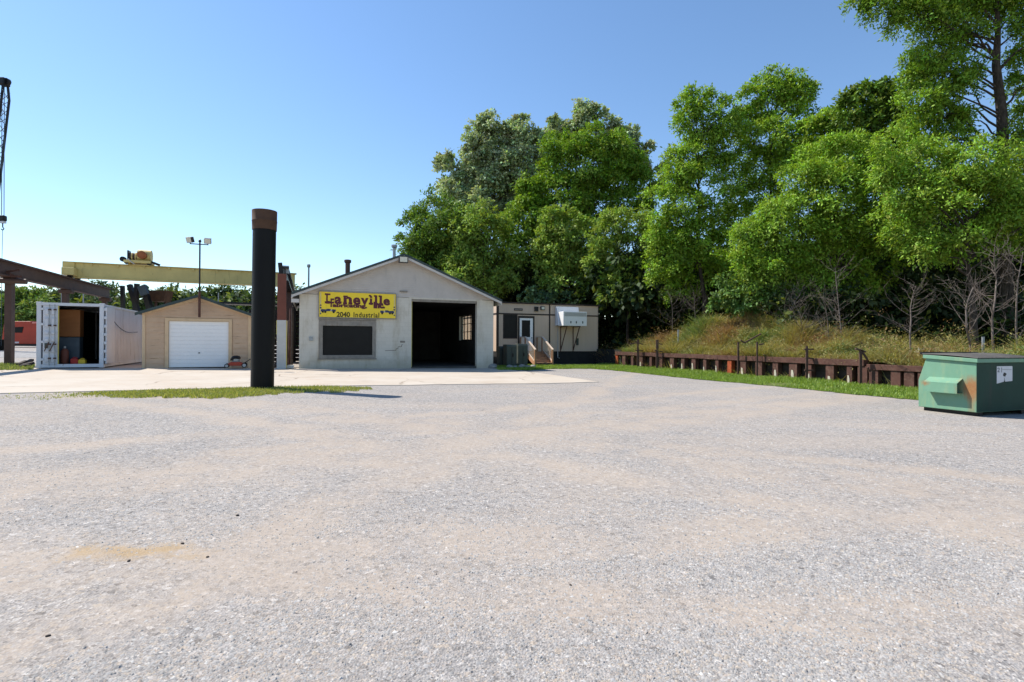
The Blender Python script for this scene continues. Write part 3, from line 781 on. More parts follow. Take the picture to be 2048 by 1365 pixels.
for a_, c_ in ((-0.02, 0.1), (SWd-0.1, SWd+0.02)):
    MB().box(a_, c_, -0.03, 0.10, -0.05, SE-0.02).build('corner_board', M['trim_tan'], sd)
for xx in (0.02, SWd-0.14):
    MB().box(xx, xx+0.12, 0.142, SL, -0.1, SE).build('side_wall', M['siding_tan'], sd)
MB().box(0.15, SWd-0.15, SL-0.12, SL-0.002, -0.1, SE).build('back_wall', M['siding_tan'], sd)
for sgn in (0, 1):
    f = (lambda x: x) if sgn == 0 else (lambda x: SWd - x)
    o_ = 0.24
    MB().prism([(f(-o_), SE-o_*ssl+0.02), (f(SWd/2), SA+0.02), (f(SWd/2), SA+0.07), (f(-o_), SE-o_*ssl+0.07)], -0.22, SL+0.2).build('roof', M['roof'], sd)
    MB().prism([(f(-o_-.02), SE-o_*ssl-0.05), (f(SWd/2+.001), SA-0.05), (f(SWd/2+.001), SA+0.085), (f(-o_-.02), SE-o_*ssl+0.085)], -0.255, -0.223).build('roof_edge', M['roof_green'], sd)
    MB().prism([(f(-0.02), SE-0.10), (f(SWd/2+.002), SA-0.14), (f(SWd/2+.002), SA+0.015), (f(-0.02), SE+0.008)], -0.05, 0.022).build('rake_board', M['trim_tan'], sd)
MB().panel([gx0-0.15, gx1+0.15], [-0.02, gzt+0.13], [(gx0, gx1, -1, gzt)], -0.035, 0.12).build('door_frame', M['trim_tan'], sd)
door = MB()
dr = MB().box(gx0+0.004, gx1-0.004, 0.075, 0.10, 0.035, gzt-0.004).build('overhead_door', M['white_door'], sd)
nP = 12
for i in range(nP):
    a_ = 0.04 + (gzt-0.05)*i/nP; c_ = 0.04 + (gzt-0.05)*(i+1)/nP
    MB().box(gx0+0.006, gx1-0.006, 0.052, 0.0745, a_+0.002, c_-0.002).build('door_panel', M['white_door'], dr, bevel=0.004)
MB().tube([((gx0+gx1)/2, 0.05, 0.72), ((gx0+gx1)/2, 0.0, 0.72)], 0.03, 8).build('handle', M['black_steel'], dr)
# floodlight mast on the gable
mx = FS.xz(399, 600, -0.28)[0]
fm = thing('floodlight_mast', 'thin mast with two floodlights fixed to the shed gable', 'floodlight', FS.w(mx, -0.285, 0), TH)
zt = FS.xz(399, 484, -0.28)[1]; zb = FS.xz(399, 635, -0.28)[1]
MB().tube([(0,0,zb), (0,0,SA+0.2)], 0.055, 8).build('mast_bracket', M['rust'], fm)
MB().tube([(0,0,SA+0.18), (0,0,zt)], 0.035, 8).build('pole', M['black_steel'], fm)
MB().lathe([(0.03,0),(0.07,0.02),(0.05,0.1),(0.01,0.14)], 10, (0,0,zt-0.02)).build('pole_cap', M['black_steel'], fm)
MB().bar((-0.42,0,zt-0.12), (0.36,0,zt-0.12), 0.04, 0.04).build('cross_arm', M['black_steel'], fm)
for sx_, tilt in ((-0.4, -0.55), (0.33, 0.05)):
    e_ = MB().box(-0.15,0.15,-0.09,0.09,-0.13,0.13)
    Rm = Matrix.Translation((sx_, -0.03, zt+0.06)) @ Matrix.Rotation(tilt, 4, 'Z') @ Matrix.Rotation(0.35, 4, 'X')
    def xf(mb, Rm=Rm): mb.v = [tuple(Rm @ Vector(v)) for v in mb.v]; return mb
    l_ = xf(e_).build('lamp_head', M['lamp_body'] if sx_ < 0 else M['galv'], fm, bevel=0.015)
    xf(MB().box(-0.125,0.125,-0.10,-0.0905,-0.105,0.105)).build('lens', M['lamp_lens'], l_)
    MB().tube([(sx_,-0.0,zt-0.12),(sx_,-0.0,zt-0.02)], 0.02, 6).build('yoke', M['black_steel'], l_)

# ------------------------------------------------------------------ push mower by the shed door
p = FS.xz(471, 741, -0.75)[0]
mw = thing('lawn_mower', 'red push mower parked in front of the white shed door', 'mower', FS.w(p, -0.75, 0.03), TH + R(4))
MB().prism([(-.28,.10),(.30,.10),(.33,.20),(.22,.27),(-.20,.27),(-.32,.20)], -.24, .24).build('deck', M['red_paint'], mw, bevel=0.02)
en = MB().lathe([(.15,.271),(.17,.33),(.16,.42)], 14, (0.02,0,0)).build('engine', M['galv'], mw, smooth=True)
MB().lathe([(.2,.421),(.21,.47),(.16,.55),(.06,.58)], 14, (0.02,0,0)).build('engine_cover', M['black_steel'], en, smooth=True)
MB().box(-.22,-.08,-.14,.0,.34,.44).build('fuel_tank', M['black_steel'], en, bevel=0.02)
for wx, wr in ((-.36,.10),(.38,.115)):
    for wy in (-.29,.29):
        w1 = MB().tube([(wx,wy-.03,wr),(wx,wy+.03,wr)], wr, 16).build('wheel', M['tyre'], mw)
        MB().tube([(wx,wy-.04,wr),(wx,wy+.04,wr)], wr*0.68, 12).build('rim', M['rim'], w1)
MB().tube([(.36,-.2,.2),(.72,-.2,.46),(1.28,-.2,.86),(1.33,-.2,.92),(1.33,.2,.92),(1.28,.2,.86),(.72,.2,.46),(.36,.2,.2)], 0.017, 8).build('handle', M['black_steel'], mw)
MB().bar((.78,-.2,.5),(.78,.2,.5),.02,.02).build('handle_brace', M['black_steel'], mw)

# ------------------------------------------------------------------ shipping container
CW = FC.xz(207, 700)[0]; CH = FC.xz(72, 604.5)[1]; CL = 7.5
ct = thing('shipping_container', 'white shipping container with one door open beside the tan shed', 'container', FC.o, FC.th)
Z0 = 0.05
for xx in (0, CW-0.16):
    MB().box(xx, xx+0.16, 0, 0.16, Z0, CH).build('corner_post', M['cont_white'], ct, bevel=0.01)
    MB().box(xx, xx+0.16, CL-0.16, CL, Z0, CH).build('corner_post', M['cont_white'], ct)
for xx in (-0.012, CW-0.168):
    for zz in (Z0-0.02, CH-0.12):
        MB().box(xx, xx+0.18, -0.012, 0.18, zz, zz+0.14).build('corner_casting', M['cont_white'], ct, bevel=0.012)
MB().box(0.162, CW-0.162, 0.005, 0.15, CH-0.13, CH-0.004).build('door_header', M['cont_white'], ct)
MB().box(0.162, CW-0.162, 0.005, 0.15, Z0+0.005, Z0+0.15).build('door_sill', M['cont_white'], ct)
def corrug(mb, n, L0, L1, x, amp, z0, z1):
    st = (L1-L0)/n; P = []
    for i in range(n):
        a_ = L0 + st*i; P += [(x,a_),(x,a_+st*.3),(x+amp,a_+st*.45),(x+amp,a_+st*.85)]
    P.append((x,L1))
    mb.add([(q[0],q[1],z0) for q in P]+[(q[0],q[1],z1) for q in P], [(i,i+1,i+1+len(P),i+len(P)) for i in range(len(P)-1)])
    return mb
for x_, am in ((0.05, 0.03), (CW-0.05, -0.03)):
    corrug(MB(), 26, 0.161, CL-0.161, x_, am, Z0+0.15, CH-0.1).build('side_panel', M['cont_white'], ct)
for x_ in (0.02, CW-0.10):
    MB().box(x_, x_+0.08, 0.181, CL-0.181, Z0, Z0+0.15).build('bottom_rail', M['cont_white'], ct)
    MB().box(x_, x_+0.08, 0.181, CL-0.181, CH-0.1, CH-0.01).build('top_rail', M['cont_white'], ct)
corrug(MB(), 24, 0.16, CL-0.16, 0, 0.025, 0, 1)
mb = MB(); corrug(mb, 24, 0.161, CL-0.02, CH-0.04, 0.02, 0.1, CW-0.1); mb.v = [(v[2], v[1], v[0]) for v in mb.v]
mb.build('roof', M['cont_white'], ct)
MB().box(0.1, CW-0.1, 0.155, CL-0.1, Z0+0.06, Z0+0.14).build('floor', M['cont_inside'], ct)
MB().box(0.165, CW-0.165, CL-0.12, CL-0.06, Z0, CH-0.06).build('end_wall', M['cont_inside'], ct)
for x_ in (0.082, CW-0.10):
    MB().box(x_, x_+0.015, 0.20, CL-0.2, Z0+0.15, CH-0.11).build('lining', M['cont_inside'], ct)
# closed leaf on the left
d1 = FC.xz(115, 680)[0]; d0 = 0.164; zt_, zb_ = CH-0.135, Z0+0.155
def leaf(par, xa, xb, y, flip=1):
    L = MB().box(xa, xb, y, y+0.045, zb_, zt_).build('door_leaf', M['cont_white'], par, bevel=0.006)
    H = zt_-zb_
    rows = [(0.03,0.16),(0.19,0.37),(0.42,0.50),(0.535,0.62),(0.66,0.80),(0.84,0.97)]
    xm = (xa+xb)/2
    for a_, c_ in rows:
        for q0, q1 in ((xa+0.07, xm-0.03), (xm+0.03, xb-0.06)):
            z1q = zt_-a_*H; z0q = zt_-c_*H; yo = y-0.004; d = 0.045
            MB().add([(q0,y-0.001,z0q),(q1,y-0.001,z0q),(q1,y-0.001,z1q),(q0,y-0.001,z1q),(q0+.03,yo-d,z0q+.03),(q1-.03,yo-d,z0q+.03),(q1-.03,yo-d,z1q-.10),(q0+.03,yo-d,z1q-.10)],
                     [(0,1,5,4),(1,2,6,5),(2,3,7,6),(3,0,4,7),(4,5,6,7)]).build('door_rib', M['cont_white'], L)
    for q0 in (xa+(xb-xa)*.48, xa+(xb-xa)*.84):
        MB().tube([(q0,y-0.075,zb_-0.05),(q0,y-0.075,zt_+0.05)], 0.018, 8).build('lock_rod', M['galv'], L)
        for zz in (zb_+H*.1, zb_+H*.34, zb_+H*.66, zb_+H*.93):
            MB().box(q0-.04,q0+.04,y-0.10,y-0.002,zz-.03,zz+.03).build('rod_bracket', M['steel_brown'], L)
        MB().bar((q0,y-0.11,zb_+H*.38),(q0-.16,y-0.11,zb_+H*.22),0.02,0.035).build('lock_handle', M['steel_brown'], L)
    MB().box(xa+.08, xa+.2, y-0.055, y-0.05, zb_+H*.27, zb_+H*.36).build('data_plate', M['util_green'], L)
    for zz in (.08,.38,.68,.94):
        MB().box(xa-0.06, xa+0.03, y-0.03, y-0.002, zb_+H*zz-.05, zb_+H*zz+.05).build('hinge', M['cont_white'], L)
leaf(ct, d0+0.05, d1, 0.02)
MB().box(d1+0.003, d1+0.035, 0.022, 0.06, zb_, zt_).build('door_gasket', M['column_yellow'], ct)
# open leaf folded back along the right side
ol = bpy.data.objects.new('open_door', None); COL.objects.link(ol); ol.parent = ct
MB().box(CW+0.05, CW+0.10, 0.06, 0.062+1.15, zb_, zt_).build('door_leaf', M['cont_white'], ol, bevel=0.006)
for k_ in range(7):
    zz = zb_+0.12+(zt_-zb_-0.3)*k_/6
    MB().box(CW+0.012, CW+0.115, 0.0, 0.058, zz, zz+0.13).build('hinge', M['cont_white'], ol, bevel=0.01)
bpy.data.objects.remove(ol) if False else None
# things inside
def inC(px, py, d): return FC.xz(px, py, d)
px0 = inC(116, 650, 1.0)[0]; px1 = inC(160, 650, 1.0)[0]
cb = thing('plywood_cabinet', 'orange plywood cupboard inside the open container', 'cupboard', FC.w(px0, 1.0, Z0+0.142), FC.th)
cbh = inC(140, 620, 1.0)[1]-Z0-0.142
MB().box(0, px1-px0, 0, 0.5, cbh*0.5, cbh).build('upper_box', M['plywood'], cb, bevel=0.01)
MB().box(0.02, px1-px0-0.02, 0.03, 0.5, 0, cbh*0.49).build('lower_box', M['bluegrey'], cb, bevel=0.01)
MB().box(0, px1-px0, -0.02, 0.5, cbh*0.492, cbh*0.498).build('shelf', M['black_steel'], cb)
def can(px, m, label, w, h, d):
    x = inC(px, 725, d)[0]
    c = thing('fuel_can', label, 'fuel can', FC.w(x, d, Z0+0.142), FC.th, 'cans on the container floor')
    MB().prism([(-w/2,0),(w/2,0),(w/2,h*.75),(w*.3,h*.92),(-w*.3,h*.92),(-w/2,h*.75)], -.12, .12).build('body', m, c, bevel=0.02)
    MB().tube([(-w*.25,0,h*.9),(-w*.2,0,h*1.08),(w*.2,0,h*1.08),(w*.25,0,h*.9)], 0.02, 6).build('handle', m, c)
    MB().tube([(w*.3,0,h*.86),(w*.5,0,h*1.02)], 0.025, 6).build('spout', M['black_steel'], c)
can(150, M['red_can'], 'red fuel can on the container floor', 0.28, 0.27, 0.5)
can(165, M['yellow_can'], 'yellow fuel can on the container floor', 0.26, 0.22, 0.5)
x = inC(129, 725, 0.6)[0]
c = thing('gas_cylinder', 'dull red upright gas bottle inside the container', 'gas bottle', FC.w(x, 0.62, Z0+0.142), FC.th)
MB().lathe([(.13,0),(.15,.03),(.15,.55),(.10,.66),(.04,.70)], 14).build('bottle', M['primer_red'], c, smooth=True)
MB().lathe([(.05,.70),(.05,.80)], 10).build('valve', M['galv'], c)
# slack cable on the container side
pts = []
for k_ in range(13):
    y_ = 0.5 + k_*0.32; pts.append((CW-0.03+0.09, 0.3 + k_*0.42, CH-0.25-2.4*(0.35-abs(k_/12-.5)**2*1.4)*(1 if k_ else 0)*0.9))
pts = [(CW+0.02, 0.2+5.6*s, CH-0.18-1.05*(1-(1-s/0.72)**2 if s < 0.72 else 1-((s-0.72)/1.2)**2)) for s in np.linspace(0.13,1,16)]
cbq = MB().tube(pts, 0.016, 6).build('hanging_cable', M['black_steel'], None, loc=FC.o, rotz=FC.th)
tag(cbq, 'black cable sagging along the white container side', 'cable')
# scrap heap at the container's left corner
for k_, (a_, bb, h_) in enumerate(((38,60,.12),(44,66,.2),(36,52,.25),(50,64,.3))):
    A = gnd(a_, 737-k_); B = gnd(bb, 736-k_)
    o = MB().bar((A.x,A.y,gz(A.x)+h_*.4+.03),(B.x,B.y,gz(B.x)+h_),.16,.10).build('scrap_timber', M['timber_dark'])
    tag(o, ['lowest scrap timber in the heap beside the container corner','longest scrap timber leaning right in the heap by the container','scrap timber at the left end of the heap by the container','topmost scrap timber on the heap by the container'][k_], 'timber', 'scrap timbers by the container')

# ------------------------------------------------------------------ gantry crane: runways, columns, girder
g = gnd(18.5, 731.5); PL = Vector((g.x, g.y))
g = gnd(563, 738.5); PR = Vector((g.x, g.y))
FL = Frame(PL.x, PL.y); FR = Frame(PR.x, PR.y)
RH = FL.xz(18.5, 525)[1]                                   # runway top above left ground
rbot = RH - 0.72
RHW = FL.o.z + RH
rl = thing('crane_runway', 'brown steel crane runway on posts left of the white container', 'crane runway', FL.o, TH)
def ibeam(mb, y0, y1, zb, zt, w, x=0.0):
    t_ = 0.05
    P = [(x-w/2,zb),(x+w/2,zb),(x+w/2,zb+t_),(x+.02,zb+t_),(x+.02,zt-t_),(x+w/2,zt-t_),(x+w/2,zt),(x-w/2,zt),(x-w/2,zt-t_),(x-.02,zt-t_),(x-.02,zb+t_),(x-w/2,zb+t_)]
    return mb.prism(P, y0, y1)
ibeam(MB(), -9, 13.5, rbot, RH, 0.34).build('runway_beam', M['steel_brown'], rl)
MB().box(-0.03, 0.03, -9, 13.5, RH+0.001, RH+0.07).build('rail', M['rust'], rl)
for y_ in (0.0, 6.2, 12.6):
    MB().box(-0.13, 0.13, y_-0.19, y_+0.19, -0.3, rbot-0.24).build('column', M['steel_brown'], rl, bevel=0.015)
    MB().box(-0.3, 0.36, y_-0.24, y_+0.24, rbot-0.238, rbot-0.002).build('cap_beam', M['steel_brown'], rl, bevel=0.05)
MB().tube([(-0.55,-0.3,rbot-0.2),(0.75,-0.3,rbot-0.2)], 0.13, 10).build('cross_pipe', M['steel_brown'], rl)
for (a_, c_) in (((-0.4,-0.35,rbot+.1),(0.5,-0.35,rbot+.35)), ((-0.5,-0.4,rbot+.45),(0.3,-0.36,rbot+.05)), ((-0.5,-0.38,rbot+.02),(0.6,-0.38,rbot+.02))):
    MB().bar(a_, c_, 0.07, 0.09).build('brace', M['rust'], rl)
rr = thing('crane_runway', 'red-brown and white crane column with dark runway beam beside the block garage', 'crane runway', FR.o, TH)
RT = FR.xz(563, 549)[1]
zw = FR.xz(563, 641)[1]
ct_ = MB().box(-0.2, 0.2, -0.2, 0.2, zw+0.002, RT).build('column', M['primer_red'], rr, bevel=0.01)
cw_ = MB().box(-0.21, 0.21, -0.21, 0.21, -0.1, zw).build('column_base', M['column_white'], rr, bevel=0.01)
MB().box(0.212, 0.235, -0.2, 0.2, 0.05, zw-0.02).build('yellow_edge', M['column_yellow'], cw_)
MB().box(-0.235, -0.212, -0.2, 0.2, 1.7, zw-0.02).build('yellow_edge', M['column_yellow'], cw_)
RHR = RHW - FR.o.z
ibeam(MB(), 0.25, 16.5, RHR-0.72, RHR, 0.34, 0.12).build('runway_beam', M['black_steel'], rr)
for y_ in (6.4, 13.0):
    MB().box(-0.08, 0.3, y_-0.19, y_+0.19, -0.2, RHR-0.722).build('rear_column', M['steel_brown'], rr)
MB().bar((-0.08, 0.1, RT-0.4), FR.w(0,0,0)*0 + Vector((-0.02, 0.12, FR.xz(561, 526)[1])), 0.22, 0.2).build('broken_strut', M['black_steel'], rr) if False else None
sx_, sz_ = FR.xz(560, 526, 0.3)
MB().bar((0.06, 0.32, RT-1.1), (sx_, 0.32, sz_), 0.2, 0.18, (0,1,0)).build('stub_post', M['black_steel'], rr)
ex_, ez_ = FR.xz(571.5, 540, 0.6)
fx = MB().box(ex_-0.16, ex_+0.16, 0.5, 0.75, ez_-0.2, ez_+0.2).build('work_light', M['galv'], rr, bevel=0.02)
MB().tube([(ex_,0.6,ez_-0.2),(ex_-0.06,0.5,ez_-0.9)], 0.05, 6).build('light_arm', M['black_steel'], fx)
# girder
GY = 7.4
A = FL.w(0, GY, 0); B = FR.w(0.12, 0, 0)
tt = ((A - FR.o).dot(FR.v)); B = FR.w(0.12, tt + 0.4, 0)
A2 = Vector((A.x, A.y)); B2 = Vector((B.x, B.y)); gd = (B2-A2); glen = gd.length; gth = math.atan2(gd.y, gd.x)
gr = thing('bridge_girder', 'pale yellow overhead crane girder spanning above the container and shed', 'crane girder', (A.x, A.y, RHW+0.07), gth)
GHh = 0.92
MB().box(0.1, glen+0.2, -0.20, 0.20, 0.06, GHh).build('girder_box', M['crane_yellow'], gr, bevel=0.012)
MB().box(0.0, glen+0.3, -0.32, 0.32, GHh+0.002, GHh+0.05).build('top_flange', M['crane_yellow'], gr)
MB().box(0.0, glen+0.3, -0.30, 0.30, 0.012, 0.058).build('bottom_flange', M['crane_yellow'], gr)
for k_ in range(9):
    xx = 0.9 + k_*(glen-1.4)/8
    MB().box(xx-0.05, xx+0.05, -0.27, -0.202, GHh-0.16, GHh-0.002).build('stiffener', M['crane_yellow'], gr)
et = MB().box(-0.35, 0.25, -0.9, 0.9, 0.1, 0.55).build('end_truck', M['crane_yellow'], gr, bevel=0.03)
for y_ in (-0.65, 0.65):
    MB().tube([(-0.1,y_,0.13),(0.1,y_,0.13)], 0.16, 14).build('truck_wheel', M['black_steel'], et)
MB().box(-0.5, 0.1, -0.28, 0.1, 0.56, 0.98).build('drive_box', M['crane_yellow'], et, bevel=0.03)
# hoist trolley
def gxz(px, py):
    Fg = Frame(A.x, A.y, gth, RHW+0.07); return Fg.xz(px, py, -0.3), Fg
(hx0, hz0), Fg = gxz(247, 545); (hx1, _), _ = gxz(303, 545)
ht = thing('hoist_trolley', 'yellow hoist trolley with orange motor standing on the crane girder', 'hoist', Fg.w(hx0, 0, GHh+0.05), gth)
LW = hx1-hx0
MB().box(0.05, LW, -0.55, 0.55, 0.10, 0.27).build('trolley_frame', M['crane_yellow'], ht, bevel=0.02)
for x_ in (0.18, LW-0.12):
    for y_ in (-0.42, 0.42):
        MB().tube([(x_,y_-.06,0.12),(x_,y_+.06,0.12)], 0.12, 12).build('wheel', M['black_steel'], ht)
MB().tube([(LW*.48,-0.05,0.62),(LW*.97,-0.05,0.62)], 0.37, 18).build('drum_housing', M['crane_yellow'], ht, smooth=True)
mo = MB().tube([(LW*.70,-0.75,0.6),(LW*.70,-0.36,0.6)], 0.24, 16).build('motor', M['motor_orange'], ht, smooth=True)
MB().tube([(LW*.70,-0.80,0.6),(LW*.70,-0.752,0.6)], 0.16, 14).build('motor_cap', M['motor_orange'], mo)
for k_ in range(4):
    MB().tube([(LW*(.20+.065*k_),-0.1,0.52),(LW*(.245+.065*k_),-0.1,0.52)], 0.27 if k_ % 2 else 0.23, 14).build('drum_ring', M['crane_yellow'] if k_ % 2 else M['steel_brown'], ht)
MB().box(LW*.13, LW*.185, -0.35, 0.2, 0.28, 0.88).build('gear_plate', M['black_steel'], ht)
MB().tube([(-0.02,-0.5,0.3),(0.02,-0.3,0.3)], 0.16, 10).build('cable_reel', M['black_steel'], ht)
MB().bar((LW,-0.3,0.22),(LW+0.45,-0.3,0.05),0.14,0.14).build('buffer', M['black_steel'], ht)
MB().tube([(LW*.2,-0.58,0.33),(LW*.3,-0.6,0.15),(LW*.42,-0.58,0.02)], 0.03, 6).build('loose_cable', M['trim_white'], ht)

# rig legs seen between the container and the shed roof
def stick(name, px0, py0, px1, py1, Y, w, m, label, cat, group=None):
    a_ = at(px0, py0, Y); c_ = at(px1, py1, Y)
    d_ = (a_ - c_); k = (c_.z - gz(c_.x))/max(0.05, d_.z); foot = c_ - d_*k if k < 6 else Vector((c_.x, c_.y, gz(c_.x)))
    o = MB().bar(foot - a_*0, a_, w, w, (0,1,0)).build(name, m)
    return tag(o, label, cat, group)
rg = thing('steel_rig', 'black steel rig with leaning legs standing behind the container', 'rig', (at(262,600,36).x, 36, gz(-26)), 0)
ro = rg.location
for (a_, c_, w_) in (((245,572),(246,616),.2),((259,570),(274,618),.26),((274,568),(271,618),.24),((287,574),(300,616),.32)):
    P = at(*a_, 36.0); Q = at(*c_, 36.0); D_ = Q-P; k = (P.z-gz(P.x))/(-D_.z); F_ = P + D_*min(k, 3.2); F_.z = gz(P.x)
    MB().bar(Vector(P)-ro, Vector(F_)-ro, w_, w_, (0,1,0)).build('leg', M['black_steel'], rg)
P = at(283,572,35.7); Q = at(290,590,35.7)
MB().bar(P-ro, Q-ro, 0.5, 0.2, (0,1,0)).build('blue_panel', M['bluegrey'], rg)
P = at(315,592,37)
bn = thing('rust_hopper', 'small rusty hopper showing above the shed roof', 'hopper', (at(322,592,37).x, 37, gz(-24)), 0)
zz_ = at(322, 604, 37).z - gz(-24)
MB().prism([(-.45,zz_),(.45,zz_),(.62,zz_+.75),(-.62,zz_+.75)], -.4, .4).build('bin', M['rust_light'], bn)
for xx in (-.35,.35):
    MB().box(xx-.06,xx+.06,-.06,.06,0,zz_).build('leg', M['steel_brown'], bn)
# stacked dark timber rack between the shed and the garage
g = FS.w(SWd+0.45, 7.8); rk = thing('timber_rack', 'tall rack of dark stacked timbers between the shed and the garage', 'timber rack', (g.x, g.y, gz(g.x)), TH)
RWd = 5.2
hh = (at(520, 611, g.y).z) - gz(g.x)
n_ = 13
for k_ in range(n_):
    z_ = 0.05 + (hh-0.3)*k_/n_; j = rnd.uniform(-.12,.12)
    MB().box(-1.2+j, RWd+j, 0+rnd.uniform(0,.1), 0.6, z_, z_+(hh-0.3)/n_-0.045).build('timber', M['timber_dark'], rk, bevel=0.015)
for xx in (-0.9, 1.4, 3.3, 5.0):
    MB().box(xx-.08, xx+.08, -0.12, -0.02, 0, hh).build('upright', M['black_steel'], rk)
MB().box(-3.4, RWd+0.2, -0.3, 1.0, hh+0.002, hh+0.12).build('cover', M['black_steel'], rk)
# rusty pipes leaning against the garage wall
for k_ in range(7):
    bx = FB.w(-0.35-0.14*k_, 0.8+0.25*(k_ % 3), 0); tx = FB.w(-0.36-0.07*k_, 1.6+.2*k_, 0)
    h_ = 3.1 - 0.32*k_ + 0.3*(k_ % 2)
    o = MB().tube([(bx.x,bx.y,gz(bx.x)),(tx.x,tx.y,gz(bx.x)+h_)], 0.055+0.02*(k_ % 3), 8).build('rusty_pipe', M['rust'] if k_ % 2 else M['timber_dark'])
    tag(o, ('dark' if k_ % 2 == 0 else 'rusty') + ' pipe leaning in the gap left of the garage, ' + ['nearest the wall','second from the wall','third from the wall','fourth from the wall','fifth from the wall','sixth from the wall','farthest from the wall'][k_], 'pipe', 'pipes leaning beside the garage')
o = FB.w(-0.45, 0.15, 0); o = MB().box(-.22,.22,-.14,.14,0,.16).build('concrete_block', M['column_white'], None, loc=(o.x,o.y,gz(o.x)+0.03), rotz=TH, bevel=0.02)
tag(o, 'pale concrete block on the ground at the garage left corner', 'block')

# ------------------------------------------------------------------ tall black pipe
g = gnd(524.5, 778)
Rp = (546-503)/2/FPX*g.y
bp = thing('black_pipe', 'tall thick black steel pipe standing upright on the grass strip', 'pipe', (g.x, g.y, gz(g.x)), 0)
zt = at(527, 460, g.y).z - gz(g.x); zc = at(527, 423, g.y).z - gz(g.x)
lean = 0.035
MB().tube([(0,0,-0.2),(lean*0.5,0,zt*0.5),(lean,0,zt)], Rp, 40).build('pipe_wall', M['black_pipe'], bp, smooth=True)
cap = MB(); 
P_ = []
for r_, z_ in ((Rp*1.0, zt+0.001),(Rp*1.11, zt+0.004),(Rp*1.12, zt+(zc-zt)*.42)):
    P_.append((r_, z_))
collar = MB().lathe([(Rp*1.05, zt-0.02),(Rp*1.07, zt+(zc-zt)*.40),(Rp*1.09, zt+(zc-zt)*.42),(Rp*1.09, zt+(zc-zt)*.46),(Rp*1.07, zt+(zc-zt)*.48),(Rp*1.08, zc),(Rp*1.01, zc),(Rp*1.0, zc-0.25)], 40, (lean,0,0)).build('pipe_collar', M['rust_light'], bp, smooth=True)

# ------------------------------------------------------------------ office trailer
TW = FT.xz(1196, 700)[0]; TT = FT.xz(1100, 610)[1]; TSK = FT.xz(1150, 703)[1]; TD = 9.5
tr = thing('office_trailer', 'tan office trailer with dark brown trim right of the garage', 'trailer', FT.o, TH)
twx0, twz1 = FT.xz(1007, 629); twx1, twz0 = FT.xz(1034, 677)
tdx0 = FT.xz(1039, 670)[0]; tdx1 = FT.xz(1066, 670)[0]; tdz1 = FT.xz(1052, 636.5)[1]
MB().panel([0, TW], [TSK, TT], [(twx0, twx1, twz0, twz1), (tdx0, tdx1, TSK-1, tdz1)], 0, 0.1).build('front_wall', M['trailer_tan'], tr)
MB().box(-0.001, 0.1, 0.102, TD, TSK, TT).build('end_wall', M['trailer_tan'], tr)
MB().box(TW-0.1, TW, 0.102, TD, TSK, TT).build('end_wall', M['trailer_tan'], tr)
MB().box(0.102, TW-0.102, TD-0.1, TD-0.002, TSK, TT).build('back_wall', M['trailer_tan'], tr)
MB().box(0.102, TW-0.102, 0.102, TD-0.104, TSK, TSK+0.05).build('floor', M['dark_in'], tr)
MB().box(-0.08, TW+0.08, -0.09, TD+0.08, TT+0.002, TT+0.10).build('roof', M['trailer_brown'], tr)
MB().box(0.03, TW-0.03, 0.04, TD-0.04, -0.25, TSK-0.004).build('skirting', M['skirt'], tr)
tbz = FT.xz(1010, 628)[1]
xv = FT.xz(1099, 660)[0]
for a_, c_ in ((-0.03, 0.15), (xv-0.05, xv+0.05), (TW-0.02, TW+0.03)):
    MB().box(a_, c_, -0.03, -0.002, TSK, TT-0.002).build('corner_trim', M['trailer_brown'], tr)
for a_, c_ in ((0.152, xv-0.052), (xv+0.052, TW-0.022)):
    MB().box(a_, c_, -0.025, -0.002, tbz-0.04, tbz+0.05).build('band_trim', M['trailer_brown'], tr)
MB().box(-0.03, -0.004, 0.0, TD, tbz-0.04, tbz+0.05).build('band_trim', M['trailer_brown'], tr)
wf = MB().panel([twx0-0.03, twx1+0.03], [twz0-0.03, twz1+0.0], [(twx0+.05, twx1-.05, twz0+.05, twz1-.05)], -0.02, 0.05).build('window_frame', M['trailer_brown'], tr)
MB().box(twx0+.045, twx1-.045, 0.02, 0.03, twz0+.045, twz1-.045).build('pane', M['dark_glass'], wf)
df = MB().panel([tdx0-0.12, tdx1+0.1], [TSK, tdz1+0.14], [(tdx0, tdx1, TSK-1, tdz1)], -0.028, 0.06).build('door_frame', M['trailer_brown'], tr)
dl = MB().panel([tdx0+.01, tdx1-.01], [TSK+.02, tdz1-.01], [(tdx0+.17, tdx1-.22, TSK+1.0, tdz1-.16)], 0.0, 0.045).build('door', M['white_door'], tr)
MB().box(tdx0+.168, tdx1-.218, 0.015, 0.03, TSK+.99, tdz1-.158).build('pane', M['dark_glass'], dl)
MB().tube([(tdx1-.1,-0.05,TSK+.95),(tdx1-.1,0,TSK+.95)], 0.035, 8).build('handle', M['black_steel'], dl)
nx0, nz1 = FT.xz(1028, 617); nx1, nz0 = FT.xz(1045, 622)
npl = MB().box(nx0, nx1, -0.03, -0.002, nz0, nz1).build('name_board', M['timber_dark'], tr)
MB().box(nx0+.05, nx1-.05, -0.034, -0.031, nz0+.05, nz1-.05).build('board_lettering', M['wood_frame'], npl)
vx, vz = FT.xz(1072, 618.5); MB().box(vx-.14, vx+.14, -0.12, -0.002, vz-.17, vz+.16).build('wall_vent', M['black_steel'], tr)
vx, vz = FT.xz(1084.5, 617); o = MB().box(vx-.16, vx+.16, -0.14, -0.002, vz-.13, vz+.13).build('porch_light', M['lamp_body'], tr, bevel=0.02)
MB().box(vx-.11, vx+.11, -0.152, -0.141, vz-.09, vz+.09).build('lens', M['lamp_lens'], o)
